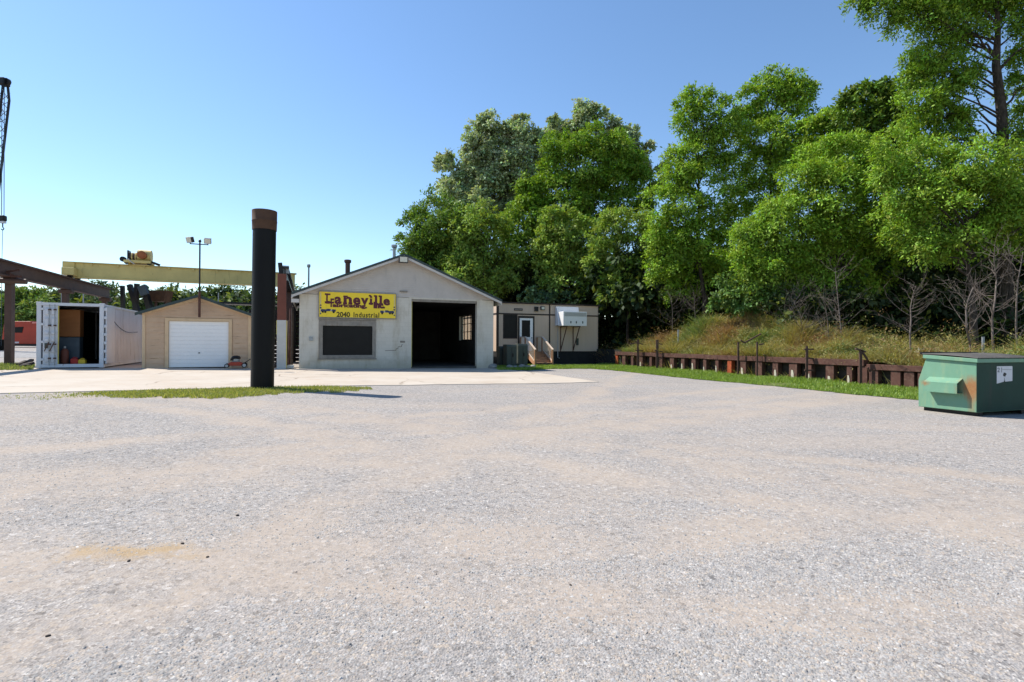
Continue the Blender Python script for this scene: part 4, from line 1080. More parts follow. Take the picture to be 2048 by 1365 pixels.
# air conditioner hung on the wall
ax0, az1 = FT.xz(1110, 614); ax1, az0 = FT.xz(1157, 652)
ac = thing('wall_air_conditioner', 'white wall air conditioner with duct hood on the trailer front', 'air conditioner', FT.w(ax0, 0, 0), TH)
hw = ax1-ax0
MB().prism([(-0.034,az0-0.02),(-0.034,az1),(-0.28,az1),(-0.58,az0-0.02)], 0.0, hw*0.92, 'x').build('duct_hood', M['ac_white'], ac, bevel=0.015)
bx0, bz1 = FT.xz(1122, 623.5, -0.9); bx1, bz0 = FT.xz(1169, 653, -0.9)
bd = MB().box(bx0-ax0+.02, bx1-ax0, -1.25, -0.42, bz0, bz1).build('cabinet', M['ac_white'], ac, bevel=0.02)
cx0 = bx0-ax0
for k_ in range(9):
    MB().box(cx0+.10, bx1-ax0-.06, -1.262, -1.252, bz1-.09-.03*k_, bz1-.075-.03*k_).build('louvre', M['galv'], bd)
for q_ in (.32,.55,.82):
    MB().box(cx0+q_*(bx1-bx0)-.04, cx0+q_*(bx1-bx0)+.04, -1.262, -1.251, bz0+.18, bz0+.34).build('access_cover', M['util_green'], bd)
for q_ in (FT.xz(1121,690)[0]-ax0, FT.xz(1146,690)[0]-ax0):
    MB().bar((q_, -1.1, bz0-.03), (q_, -0.04, bz0-.03), 0.05, 0.05).build('bracket_arm', M['rust'], ac)
    MB().bar((q_, -1.0, bz0-.04), (q_, -0.05, TSK+0.1), 0.05, 0.05).build('brace', M['rust'], ac)
    MB().box(q_-.03, q_+.03, -0.034, -0.003, TSK, bz0).build('wall_strut', M['rust'], ac)
q_ = FT.xz(1115, 690)[0]-ax0
MB().tube([(q_,-0.06,bz0),(q_,-0.06,TSK-0.45),(q_+.15,-0.06,TSK-0.5)], 0.028, 8).build('drain_pipe', M['trim_white'], ac)
q_ = FT.xz(1154, 690)[0]-ax0
MB().box(q_-.08, q_+.08, -0.1, -0.003, TSK+.45, TSK+.95).build('disconnect_box', M['util_green'], ac)

# stairs with handrails
sx0 = FT.xz(1040, 700)[0]; sx1 = FT.xz(1073, 700)[0]
st = thing('entry_stairs', 'wooden entry stairs with pale handrails at the trailer door', 'stairs', FT.w(sx0, 0, 0), TH)
stw = sx1-sx0; FLR = TSK-0.02; nS = 4; run = 0.42; plat = 1.0
MB().box(0, stw, -plat, -0.05, FLR-0.06, FLR).build('landing', M['wood_new'], st)
for k_ in range(nS):
    zt_s = FLR*(nS-k_)/(nS+1); y1_ = -plat-0.01-run*k_
    MB().box(0.03, stw-0.03, y1_-run-0.02, y1_-0.005, zt_s-0.05, zt_s).build('tread', M['wood_new'], st)
    MB().box(0.05, stw-0.05, y1_-0.035, y1_-0.0055, zt_s+0.002, zt_s+FLR/(nS+1)-0.055).build('riser', M['wood_new'], st)
yE = -plat-run*nS
for xx in (0.0, stw):
    s0 = MB().bar((xx, -plat, FLR-0.12), (xx, yE, 0.06), 0.045, 0.24).build('stringer', M['wood_new'], st)
    for y_, zb_, zt_ in ((-0.15, 0, FLR+1.0), (-plat, 0, FLR+1.02), (yE+0.02, 0, 1.02)):
        MB().box(xx-.05, xx+.05, y_-.05, y_+.05, zb_, zt_).build('post', M['wood_new'], st)
    MB().bar((xx,-0.1,FLR+1.03),(xx,-plat-0.04,FLR+1.03),0.12,0.045).build('handrail', M['wood_rail'], st)
    MB().bar((xx,-plat+0.0,FLR+1.035),(xx,yE-0.05,1.02),0.12,0.05).build('handrail', M['wood_rail'], st)
    MB().bar((xx,-plat,FLR+0.18),(xx,yE,0.24),0.05,0.09).build('lower_rail', M['wood_rail'], st)
    for k_ in range(9):
        f_ = (k_+.6)/9.2; y_ = -plat+(yE+plat)*f_; zb_ = (FLR+.2)*(1-f_)+.26*f_; zt_ = (FLR+1.02)*(1-f_)+1.0*f_
        MB().box(xx-.017, xx+.017, y_-.017, y_+.017, zb_, zt_).build('baluster', M['wood_rail'], st)
    for k_ in range(4):
        y_ = -0.28-0.18*k_
        MB().box(xx-.017, xx+.017, y_-.017, y_+.017, FLR, FLR+1.0).build('baluster', M['wood_rail'], st)

# utility cabinets and stones
def cabinet(pxa, pxb, pyt, pyb, dep, label, lead):
    g = gnd((pxa+pxb)/2, pyb); F_ = Frame(g.x, g.y)
    x0_ = F_.xz(pxa, pyb)[0]; x1_ = F_.xz(pxb, pyb)[0]; zt = F_.xz((pxa+pxb)/2, pyt)[1]
    c = thing('utility_cabinet', label, 'utility box', F_.o, TH, 'utility cabinets')
    MB().prism([(0,-0.05),(0,zt-0.12),(0.08,zt),(dep,zt),(dep,-0.05)], x0_, x1_, 'x').build('case', M['util_green'], c, bevel=0.02)
    MB().box((x0_+x1_)/2-.012, (x0_+x1_)/2+.012, -0.012, -0.001, 0.08, zt-.2).build('door_seam', M['black_steel'], c)
    MB().box((x0_+x1_)/2+.03, (x0_+x1_)/2+.09, -0.05, -0.001, zt*.45, zt*.6).build('latch', M['black_steel'], c)
    MB().box(x0_-.06, x1_+.06, -.08, dep+.08, -0.1, 0.04).build('pad', M['column_white'], c)
cabinet(1013.5, 1033.5, 689.5, 734.0, 0.7, 'larger grey-green utility cabinet in front of the trailer window', 0)
cabinet(1036, 1055.5, 688, 733.0, 0.6, 'grey-green utility cabinet next to the stair handrail', 0)
cabinet(999.5, 1011, 693, 732.5, 0.6, 'narrow dark utility cabinet nearest the garage corner', 0)
def stone(name, c, r, seed, label, group):
    r_ = np.random.default_rng(seed); import bmesh
    bm = bmesh.new(); bmesh.ops.create_icosphere(bm, subdivisions=2, radius=1)
    a_ = r_.normal(size=(5,3)); 
    for v in bm.verts:
        n = np.array(v.co); k = 1 + 0.12*sum(math.sin(2.3*float(n@q_)+i) for i, q_ in enumerate(a_))/2
        v.co = Vector((n[0]*k*r*1.25, n[1]*k*r, n[2]*k*r*0.72))
    me = bpy.data.meshes.new(name); bm.to_mesh(me); bm.free(); me.materials.append(M['stone'])
    me.polygons.foreach_set('use_smooth', [True]*len(me.polygons))
    o = bpy.data.objects.new(name, me); COL.objects.link(o); o.location = c; o.rotation_euler.z = r_.uniform(0,6)
    return tag(o, label, 'stone', group)
for k_, (px, py, r_, lb) in enumerate(((984, 737.5, .26, 'grey stone tucked against the garage right corner'), (1019, 737, .20, 'leftmost grey stone in the row before the utility cabinets'), (1030, 736.8, .16, 'small stone second in the row before the utility cabinets'), (1043, 736.8, .22, 'large grey stone in the row before the utility cabinets'), (1055, 736.2, .17, 'grey stone between cabinets and stairs in the row'), (1066, 735.6, .17, 'rightmost stone of the row at the foot of the stairs'))):
    g = gnd(px, py); stone('field_stone', (g.x, g.y, g.z+r_*.3), r_, k_+3, lb, 'stones before the trailer')

# ------------------------------------------------------------------ rusty retaining wall
def wallp(px):
    """s along the wall line seen at pixel column px."""
    d = ray(px, 720); n = Vector((WD.y, -WD.x))
    t = (WL.dot(n)) / (d.x*n.x + d.y*n.y); P = Vector((d.x*t, d.y*t)); return (P-WL).dot(WD)
wth = math.atan2(WD.y, WD.x)
wl = thing('retaining_wall', 'low rusty steel pile retaining wall along the overgrown bank', 'retaining wall', (WL.x, WL.y, gz(WL.x)), wth)
slopez = (gz(WR.x)-gz(WL.x))/WLEN
s_end = wallp(1733); s_low0 = wallp(1738); s_low1 = wallp(1900)
# local: x along the wall to the right and nearer, y = left normal of WD; the bank lies on one side
side = 1.0 if Vector((-WD.y, WD.x)).dot(WN) > 0 else -1.0
H1, H2 = 1.0, 0.86
cols = [1236, 1250.5, 1267.5, 1285, 1304.5, 1325, 1347, 1369, 1390.5, 1413, 1437.5, 1462.5, 1490, 1521, 1554.5, 1590, 1622.5, 1663.5, 1703, 1729]
pc = {1242: 'o', 1462.5: 'o'}
for i_, px in enumerate(cols):
    s_ = wallp(px); zb = slopez*s_
    w_ = 0.10 + 0.10*rnd.random()
    po = MB().box(s_-w_, s_+w_, -0.13, 0.13, zb-0.2, zb+H1-0.232+zb*0).build('pile', M['orange_patch'] if px in (1236, 1462.5) else M['rust'], wl)
    MB().box(s_-w_-0.05, s_+w_+0.02, -side*0.131, -side*0.16, zb-0.2, zb+H1-0.24).build('flange', M['rust'], po) if False else None
    if px in (1285,1347,1369,1390.5,1413,1437.5,1490,1554.5,1590,1622.5,1663.5,1703):
        h_ = rnd.uniform(.25,.5); ww = w_*0.8
        mb = MB(); y_ = -side*0.131; y2 = -side*0.15; x_ = s_-w_*rnd.uniform(.3,1.0)
        P = [(x_, zb-.05), (x_+ww, zb-.05), (x_+ww*rnd.uniform(.8,1.1), zb+h_*.6), (x_+ww*.7, zb+h_), (x_+ww*.1, zb+h_*rnd.uniform(.8,1.1))]
        mb.prism(P, min(y_,y2), max(y_,y2)).build('plaster_patch', M['pale_patch'], po)
segs = [wallp(q_) for q_ in (1234, 1310, 1413, 1530, 1620, 1733)]
for a_, c_ in zip(segs[:-1], segs[1:]):
    zz = (a_+c_)/2*slopez
    MB().box(a_+0.008, c_-0.008, -0.17, 0.17, zz+H1-0.23, zz+H1+rnd.uniform(-.01,.02)).build('top_beam', M['rust'], wl, bevel=0.008)
MB().box(segs[0], s_low1+3.5, side*0.30-0.05 if side > 0 else -0.35, side*0.30+0.05 if side > 0 else -0.25, -0.4, H1-0.30).build('lagging', M['timber_dark'], wl)
for px in (1751, 1795, 1822):
    s_ = wallp(px); MB().box(s_-.17, s_+.17, -.12, .12, slopez*s_-.2, slopez*s_+H2-0.212).build('pile', M['rust'], wl)
MB().box(s_low0, s_low1+4.5, -.16, .16, slopez*s_low0+H2-0.21, slopez*s_low0+H2).build('top_beam', M['rust'], wl, bevel=0.01)
for px in (1850, 1885):
    s_ = wallp(px); MB().box(s_-.17, s_+.17, -.12, .12, slopez*s_-.2, slopez*s_+H2-0.212).build('pile', M['rust'], wl)
# dark board panel closing the gap between the trailer and the wall
A_ = at(1194, 700, 38.6); bpn = thing('board_panel', 'black board panel between the trailer and the rusty wall', 'fence', (A_.x, 38.6, gz(A_.x)), math.atan2(WL.y-38.6, WL.x-A_.x))
Lp = math.hypot(WL.x-A_.x, WL.y-38.6)+0.15; nb_ = 8
for k_ in range(nb_):
    MB().box(Lp*k_/nb_, Lp*(k_+1)/nb_-0.012, -0.03+0.006*(k_ % 2), 0.03, -0.1, 1.12).build('board', M['skirt'], bpn)
MB().box(0, Lp, 0.032, 0.09, 0.85, 0.97).build('back_rail', M['skirt'], bpn)
# iron posts standing before the wall
def ironpost(px, pyb, pyt, arms, label, w=0.09):
    g = WL + WD*wallp(px) - WN*0.42; F_ = Frame(g.x, g.y, 0.0)
    o = thing('iron_post', label, 'post', F_.o, 0, 'iron posts along the retaining wall')
    zt = F_.xz(px, pyt)[1]
    MB().box(-w, w, -w*.6, w*.6, -0.1, zt).build('shaft', M['steel_brown'], o)
    for (pa, ya, pb, yb) in arms:
        a_ = F_.xz(pa, ya); c_ = F_.xz(pb, yb)
        MB().bar((a_[0],0.0,a_[1]), (c_[0],0.0,c_[1]), 0.06, 0.075, (0,1,0)).build('arm', M['steel_brown'], o)
ironpost(1286.5, 728, 679.5, [(1286,689,1273,686),(1273,686,1259,689),(1286,702,1270,701)], 'black iron post with hooked arm before the wall, nearest the trailer', .06)
ironpost(1325.5, 731, 680, [(1325,690,1312,685),(1325,704,1309,701),(1325,716,1313,722)], 'thick black iron post with two side arms before the wall', .075)
ironpost(1489, 744, 685, [(1489,686,1522,668),(1489,686,1481,681),(1489,714,1526,714)], 'rusty post with forked top leaning out before the wall', .045)
ironpost(1527, 742, 684, [(1527,710,1537,716),(1527,688,1518,690)], 'thin iron post joined by a crossbar before the wall', .035)
ironpost(1627, 752, 693, [(1627,699,1608,699),(1627,741,1609,741),(1627,718,1611,716)], 'black iron post with three short arms at the wall middle right', .045)
ironpost(1735, 756, 702, [(1731,704,1711,698),(1735,720,1722,700),(1735,735,1746,756)], 'braced iron post at the step in the retaining wall', .05)
for px, pt, pb, lb in ((1356.5, 660, 694, 'galvanised fence post standing on the dry bank slope'), (1966, 674, 708, 'grey fence post behind the dumpster among bare saplings')):
    Y = 33.0 if px < 1500 else 21.0
    P = at(px, pt, Y); zf = float(hz(P.x, P.y))
    o = MB().tube([(P.x,P.y,zf-0.3),(P.x,P.y,P.z)], 0.05, 8).build('fence_post', M['galv']); tag(o, lb, 'post')

# ------------------------------------------------------------------ green dumpster
g = gnd(1953, 834); DTH = R(19.5)
FD = Frame(g.x, g.y, DTH)
DD = 1.22; DWd = 2.0
dm = thing('green_dumpster', 'faded green steel dumpster with black plastic lids at the lot edge', 'dumpster', FD.o, DTH)
zf = FD.xz(1953, 718)[1]
zr = zf + 0.07
zk = 0.74
prof = [(0,0.09),(DD,0.09),(DD,zk),(DD-0.17,zr-0.09),(0,zf-0.09)]
MB().prism([(0.004,0.10),(DWd-0.004,0.10),(DWd-0.004,zf-0.095),(0.004,zf-0.095)], -0.004, -0.001).build('front_shade_panel', M['dump_shade'], dm)  # thin sheet added over the front, carrying the painted-in shade
dmesh = MB().prism(prof, 0, DWd, 'x').build('body', M['dump'], dm, bevel=0.012)
# overhanging rim
MB().prism([(-0.045,zf-0.088),(DD-0.13,zr-0.088),(DD-0.13,zr),(-0.045,zf)], -0.05, DWd+0.05, 'x').build('rim', M['dump'], dm, bevel=0.008)
for x_ in (0.12, DWd-0.3):
    MB().box(x_, x_+0.18, 0.05, DD-0.05, 0.0, 0.088).build('skid', M['black_steel'], dm)
# fork pocket on the left side: sloped roof plate, face plate, open ends
y0_, y1_ = 0.27, 0.97
pz0, pz1, pz2 = 0.50, 0.72, 0.83; pw = 0.2
def plate(P, name, par):
    """A sleeve plate: polygon profile in (x,z) swept along y."""
    return MB().prism(P, y0_, y1_).build(name, M['dump'], par)
pk = plate([(-0.001,pz2),(-pw,pz1),(-pw,pz1-0.015),(-0.001,pz2-0.015)], 'pocket_roof', dm)
plate([(-pw,pz1-0.016),(-pw,pz0),(-pw+0.012,pz0),(-pw+0.012,pz1-0.016)], 'pocket_face', pk)
plate([(-pw,pz0-0.001),(-0.001,pz0-0.001),(-0.001,pz0-0.013),(-pw,pz0-0.013)], 'pocket_floor', pk)
# sticker on the shaded front
qx0, qz1 = FD.xz(1993, 733); qx1, qz0 = FD.xz(2024, 765)
sk = MB().prism([(qx0,qz0-.02),(qx0+(qx1-qx0)*.45,qz0+.02),(qx0+(qx1-qx0)*.5,qz0+.06),(qx0+(qx1-qx0)*.55,qz0+.02),(qx1,qz0+.03),(qx1,qz1-.01),(qx1-.02,qz1),(qx0,qz1)], -0.0075, -0.0045).build('sticker', M['sticker'], dm)
mb = MB(); cx_, cz_ = (qx0+qx1)/2, (qz0+qz1)/2
r_ = np.random.default_rng(4)
mb.prism([(cx_+(.03+.035*r_.random())*math.cos(a_), cz_+(.03+.03*r_.random())*math.sin(a_)) for a_ in np.linspace(0,6.28,14)[:-1]], -0.0105, -0.008).build('smudge', M['ink'], sk)
def strokes(P, th=.012):
    mb = MB()
    for i_, (a_, c_) in enumerate(zip(P[:-1], P[1:])):
        mb.bar((qx0+a_[0]*(qx1-qx0), -0.0095-.0004*i_, qz0+a_[1]*(qz1-qz0)), (qx0+c_[0]*(qx1-qx0), -0.0095-.0004*i_, qz0+c_[1]*(qz1-qz0)), 0.002, th, (0,0,1)) if abs(a_[0]-c_[0]) > 0.01 else mb.box(qx0+a_[0]*(qx1-qx0)-th/2, qx0+a_[0]*(qx1-qx0)+th/2, -0.0105-.0004*i_, -0.0082, qz0+min(a_[1],c_[1])*(qz1-qz0), qz0+max(a_[1],c_[1])*(qz1-qz0))
    return mb
strokes([(.03,.86),(.14,.9),(.15,.8),(.04,.66),(.17,.66)]).build('printed_digit', M['ink'], sk)
strokes([(.3,.92),(.3,.62)]).build('printed_digit', M['ink'], sk)
strokes([(.35,.8),(.95,.78)], .005).build('printed_line', M['ink'], sk)
strokes([(.48,.3),(.48,.02)], .008).build('tear', M['ink'], sk)
# two ribbed lids, rising to a hump
def lid(xa, xb, name):
    n = 22; m_ = 12; vs = []
    for i_ in range(n*4+1):
        u_ = i_/(n*4); x_ = xa+(xb-xa)*u_; rib = 0.016 if (i_ % 4) in (1, 2) else 0.0
        for j in range(m_+1):
            v_ = j/m_; y_ = -0.06+(DD-0.06)*v_
            z_ = zf+(zr-zf)*v_ + 0.012 + 0.05*math.sin(math.pi*v_) * (0.4+0.6*math.sin(math.pi*u_)) + rib
            vs.append((x_, y_, z_))
    N_ = len(vs); k = m_+1
    fs = [(i_*k+j, (i_+1)*k+j, (i_+1)*k+j+1, i_*k+j+1) for i_ in range(n*4) for j in range(m_)]
    vs2 = [(x_, y_, z_-0.03) for x_, y_, z_ in vs]
    o = MB().add(vs, fs).build(name, M['lid'], dm)
    sm = o.modifiers.new('thick', 'SOLIDIFY'); sm.thickness = 0.008; sm.offset = -1
    return o
lid(-0.06, DWd/2-0.006, 'lid'); lid(DWd/2+0.006, DWd+0.06, 'lid')
MB().box(-0.03, DWd+0.03, DD-0.12, DD-0.05, zr+0.0, zr+0.06).build('lid_hinge', M['black_steel'], dm)

# ------------------------------------------------------------------ red truck and far crane
g = at(36, 690, 62.0); zg = at(36, 702.5, 62.0).z
tk = thing('red_truck', 'red van-bodied truck parked beyond the service road', 'truck', (g.x, 62.0, gz(g.x)), R(3))
def TX(px, py): p = at(px, py, 62.0); return p.x-g.x, p.z-gz(g.x)
bl = TX(4, 690); 
body = [TX(5,688), TX(5,676), TX(9,647), TX(14,643), TX(60,643), TX(62,646), TX(110,646), TX(110,689)]
MB().prism(body, 0, 2.3).build('body', M['red_paint'], tk, bevel=0.06)
w1 = [TX(28,666), TX(28,655), TX(47,654), TX(44,666)]
MB().prism(w1, -0.03, -0.003).build('window', M['dark_glass'], tk)
w2 = [TX(9,664), TX(12,654), TX(24,655), TX(24,666)]
MB().prism(w2, -0.03, -0.003).build('window', M['dark_glass'], tk)
a_ = TX(30,687); c_ = TX(38,684); MB().box(a_[0], c_[0], -0.02, -0.003, a_[1], c_[1]).build('plate', M['sticker'], tk)
MB().prism([TX(6,692), TX(6,688.3), TX(109,689.2), TX(109,692)], 0.1, 2.2).build('chassis', M['black_steel'], tk)
for px in (17, 88):
    q_ = TX(px, 690)[0]; w1 = MB().tube([(q_,0.02,.5),(q_,0.34,.5)], .5, 18).build('wheel', M['tyre'], tk)
    MB().tube([(q_,-0.01,.5),(q_,0.1,.5)], .24, 12).build('rim', M['rim'], w1)
MB().box(TX(-2,0)[0], TX(4.5,0)[0], 0.05, 2.2, TX(0,690)[1], TX(0,684)[1]).build('bumper', M['galv'], tk)
# lattice boom crane just outside the left edge
CYd = 48.0
tip = at(7, 162, CYd); ft = at(-52, 700, CYd)
kr = thing('boom_crane', 'tall boom crane with hook block and cables at the left edge', 'crane', (ft.x, CYd, gz(ft.x)), 0)
ko = Vector(kr.location)
bt = tip-ko; bf = Vector((0,0,1.6)); ax = (bt-bf).normalized(); sd_ = Vector((ax.z,0,-ax.x)); dp = Vector((0,1,0))
wB = 0.36
cs = []
for a_, c_ in ((-1,-1),(1,-1),(1,1),(-1,1)):
    off = sd_*a_*wB + dp*c_*wB
    cs.append(off)
    MB().tube([bf+off*0.7, bf+(bt-bf)*.12+off, bt-ax*1.6+off*1.0, bt-ax*0.3+off*.6], 0.10, 6).build('boom_chord', M['black_steel'], kr)
N_ = 26
for i_ in range(N_):
    p0 = bf+(bt-bf)*(.1+.86*i_/N_); p1 = bf+(bt-bf)*(.1+.86*(i_+1)/N_)
    for k_ in range(4):
        o1, o2 = cs[k_], cs[(k_+1) % 4]
        if i_ % 2: o1, o2 = o2, o1
        MB().tube([p0+o1, p1+o2], 0.03, 5).build('boom_lacing', M['galv'], kr)
hd = MB().box(bt.x-.28, bt.x+.34, -.35, .35, bt.z-.45, bt.z+.2).build('boom_head', M['black_steel'], kr, bevel=0.08)
MB().tube([(bt.x+.3,-.12,bt.z-.1),(bt.x+.3,.12,bt.z-.1)], 0.32, 14).build('sheave', M['black_steel'], hd)
hk = at(5.5, 437, CYd)-ko
for px_t, px_b in ((8.5, 8.0), (4.0, 3.2)):
    a_ = at(px_t, 170, CYd)-ko; c_ = at(px_b, 432, CYd)-ko
    MB().tube([a_, c_], 0.03, 5).build('hoist_cable', M['bluegrey'], kr)
hb = MB().box(hk.x-.26,hk.x+.26,-.2,.2,hk.z-.28,hk.z+.25).build('hook_block', M['black_steel'], kr, bevel=0.1)
MB().box(hk.x-.2,hk.x+.2,-.15,.15,hk.z-.45,hk.z-.282).build('hook_neck', M['sticker'], hb)
MB().tube([(hk.x,0,hk.z-.45),(hk.x,0,hk.z-.8),(hk.x+.12,0,hk.z-.95),(hk.x,0,hk.z-1.08),(hk.x-.12,0,hk.z-.98)], 0.05, 6).build('hook', M['bluegrey'], hb)
c_ = at(3.5, 540, CYd)-ko
MB().tube([(hk.x,0,hk.z-1.0),(c_.x,0,c_.z),(c_.x,0,0.4)], 0.02, 5).build('tag_line', M['bluegrey'], hb)
MB().box(-2.6,1.0,-1.2,1.2,1.05,2.6).build('crane_house', M['crane_yellow'], kr, bevel=0.1)
MB().box(0.1,1.4,-1.35,-0.2,1.1,2.9).build('cab', M['dark_glass'], kr, bevel=0.05)
for y_ in (-1.5, 1.1):
    MB().prism([(-2.6,.3),(-2.2,0),(1.8,0),(2.2,.3),(2.2,.7),(1.8,1.0),(-2.2,1.0),(-2.6,.7)], y_, y_+.5).build('track', M['black_steel'], kr)
# thin galvanised fence posts behind the container
for px in (123.5, 167, 437):
    P = at(px, 576 if px < 400 else 586, 44.0)
    o = MB().tube([(P.x,P.y,gz(P.x)),(P.x,P.y,P.z)], 0.05, 6).build('fence_post', M['galv'])
    tag(o, {123.5:'thin grey pole rising behind the left half of the container',167:'thin grey pole behind the container near the girder end',437:'thin grey pole behind the shed roof right slope'}[px], 'post')
# ------------------------------------------------------------------ vegetation
def leaves(centers, outs, n_per, spread, size, tint_fn, droop=0.35, aspect=0.5, rs=None):
    """Sprays of leaf quads. centers, outs: (K,3). Returns verts (N*4,3), tint (N*4,3)."""
    rs = rs or rng
    K = len(centers); N = K*n_per
    C = np.repeat(centers, n_per, 0); O = np.repeat(outs, n_per, 0)
    t = np.tile(np.linspace(0, 1, n_per), K)[:, None]
    side = np.cross(O, rs.normal(size=(K,3)).repeat(n_per, 0)); side /= np.linalg.norm(side, axis=1, keepdims=True)+1e-6
    P = C + O*(t*spread) + np.array([0,0,-1])*(t**2*spread*droop) + rs.normal(size=(N,3))*spread*0.22
    d = O*0.6 + rs.normal(size=(N,3))*0.55 + np.array([0,0,-0.25]); d /= np.linalg.norm(d, axis=1, keepdims=True)
    nrm = np.array([0,0,0.6]) + O*0.75 + rs.normal(size=(N,3))*0.38
    w = np.cross(nrm, d); w /= np.linalg.norm(w, axis=1, keepdims=True)+1e-6
    up = np.cross(d, w)
    L = size*rs.uniform(0.65, 1.3, (N,1)); Wd = L*aspect*0.5
    fold = up*Wd*0.35
    V = np.stack([P, P + d*L*0.5 + w*Wd + fold, P + d*L, P + d*L*0.5 - w*Wd + fold], 1).reshape(-1,3)
    tint = np.repeat(tint_fn(K, rs), n_per, 0)*rs.uniform(0.82, 1.18, (N,1))
    return V, np.repeat(tint, 4, 0)

def shell(c, r, density, rs, sub=11):
    """Spray anchors on many small uneven clumps set over an ellipsoid, leaving dark gaps between the clumps."""
    rm = float(np.mean(r)); M_ = max(6, int(sub*(0.5+0.3*rm)))
    r = r*rs.uniform(0.8, 1.2, 3)
    d = rs.normal(size=(M_,3)); d[:,2] += 0.2; d /= np.linalg.norm(d, axis=1, keepdims=True)
    f = 0.35+0.85*rs.random(M_)**0.7
    cc = c + d*r*f[:,None]; sr = rm*rs.uniform(0.16, 0.40, M_)*np.where(f > 0.95, 0.8, 1.0)
    A = []; O = []
    for k in range(M_):
        K = max(4, int(4*math.pi*sr[k]**2*density*1.35))
        e = rs.normal(size=(K,3)) + d[k]*0.4 + np.array([0,0,0.45]); e /= np.linalg.norm(e, axis=1, keepdims=True)
        rad = sr[k]*(0.25+0.95*rs.random(K)**0.7)
        A.append(cc[k] + e*rad[:,None]*np.array([1.35,1.35,0.55])); O.append(e*0.7 + d[k]*0.3)
    A = np.concatenate(A); O = np.concatenate(O); O /= np.linalg.norm(O, axis=1, keepdims=True)+1e-6
    return A, O

def tinter(base, var=0.22, hot=(0.30,0.34,0.05), ph=0.10):
    base = np.array(base); hot = np.array(hot)
    def f(K, rs):
        c = base*(1+rs.normal(size=(K,1))*var) * (1+rs.normal(size=(K,3))*0.07)
        h = rs.random((K,1)) < ph
        return np.clip(np.where(h, c*0.5+hot*0.5, c), 0.004, 0.9)
    return f

def limb_path(a, b, rs, sag=0.08, n=5):
    a = Vector(a); b = Vector(b); L = (b-a).length; out = []
    for i in range(n+1):
        t = i/n; p = a.lerp(b, t); p += Vector(rs.normal(size=3))*L*0.035*math.sin(math.pi*t); p.z += L*sag*math.sin(math.pi*t); out.append(p)
    return out

def tree(name, label, lobes, Y, base_px, tint, m='leaf', dens=10.0, leaf=0.30, n_per=7, spread=0.6, trunk_r=0.22, seed=1, group='trees along the wood edge', on_hill=True, depth_scale=0.9, jit=0.5, droop=0.35, cat='tree', trunk_path=None, aspect=0.5):
    rs = np.random.default_rng(seed)
    bx = at(base_px, 600, Y).x
    bz = float(hz(bx, Y)) if on_hill else gz(bx)
    t = thing(name, label, cat, (bx, Y, bz), 0, group)
    O = np.array([bx, Y, bz]); Vs = []; Ts = []; cents = []
    more = []
    if len(lobes) > 7:
        for (px, py, rp) in lobes:
            for q_ in range(2):
                a_ = rs.uniform(-0.6, 3.75); more.append((px+math.cos(a_)*rp*rs.uniform(.75,1.1), py-math.sin(a_)*rp*rs.uniform(.7,1.05), rp*rs.uniform(.28,.5)))
    for (px, py, rp) in list(lobes)+more:
        r = rp/FPX*Y; yy = Y + rs.uniform(-jit, jit)*r*1.6
        c = at(px, py, yy); c = np.array([c.x, c.y, c.z]) - O
        cents.append((c, r))
        A, Od = shell(c, np.array([r, r*depth_scale, r*0.9]), dens, rs)
        V, T = leaves(A, Od, n_per, spread*min(1, 0.35+r*0.4), leaf, tint, droop, aspect, rs); Vs.append(V); Ts.append(T)
    np_mesh('crown', np.concatenate(Vs), None, 4, M[m], t, np.concatenate(Ts))
    # trunk and limbs
    top = max(c[2] for c, r in cents); cen = np.mean([c for c, r in cents], 0)
    if trunk_path is None:
        fork = Vector((cen[0]*0.6, 0, max(0.8, top*0.42)))
        tp = limb_path((0,0,-0.3), fork, rs, 0.0, 4) + [Vector((cen[0], cen[1]*0.5, top*0.8))]
    else:
        tp = [Vector(at(px, py, Y)) - Vector(O) for px, py in trunk_path]; tp[0].z = -0.3
    rad = [trunk_r*(1-0.8*i/(len(tp)-1)) for i in range(len(tp))]
    tr_ = MB().tube(tp, rad, 9).build('trunk', M['bark'], t, smooth=True)
    for c, r in cents[:len(lobes)]:
        # start on the trunk below the lobe
        zs = [q.z for q in tp]; zt = min(max(c[2]-r*1.2-0.2*abs(c[0]), 0.35*top), zs[-1])
        k = next((i for i in range(len(tp)-1) if zs[i+1] >= zt), len(tp)-2)
        f = 0 if zs[k+1] == zs[k] else min(1, max(0, (zt-zs[k])/(zs[k+1]-zs[k]))); s = tp[k].lerp(tp[k+1], f)
        P = limb_path(s, c, rs, 0.06, 5); r0 = min(trunk_r*0.4, 0.035+0.03*r)
        MB().tube(P, [r0*(1-0.75*i/5) for i in range(6)], 5, cap=False).build('limb', M['bark'], tr_)
    return t

GREEN = (0.165,0.285,0.028); DARK = (0.115,0.205,0.03); LIGHT = (0.225,0.33,0.06); SILV = (0.34,0.42,0.23); LOC = (0.215,0.355,0.036)
tree('shade_tree', 'dark green tree at the left end of the wood, beside the garage ridge', [(838,455,30),(868,418,32),(845,495,38),(885,470,42),(880,525,48),(838,525,30),(925,455,38),(925,510,45),(815,480,14),(855,560,40),(905,565,45)], 53, 880, tinter(DARK), seed=21, trunk_r=0.28, leaf=0.3)
tree('cottonwood_tree', 'silvery green cottonwood rising behind the garage roof', [(893,330,20),(905,365,26),(925,345,20),(915,400,34),(957,262,20),(985,250,20),(970,300,34),(1010,290,38),(1045,255,20),(1045,300,34),(1078,290,26),(985,350,46),(1040,355,46),(955,385,46),(1005,410,48),(1055,400,40),(1078,335,26),(935,430,38)], 60, 990, tinter(SILV, 0.3, (0.34,0.38,0.26), 0.16), 'leaf_silver', 11, 0.30, 7, 0.55, 0.34, 22, droop=0.1, aspect=0.75)
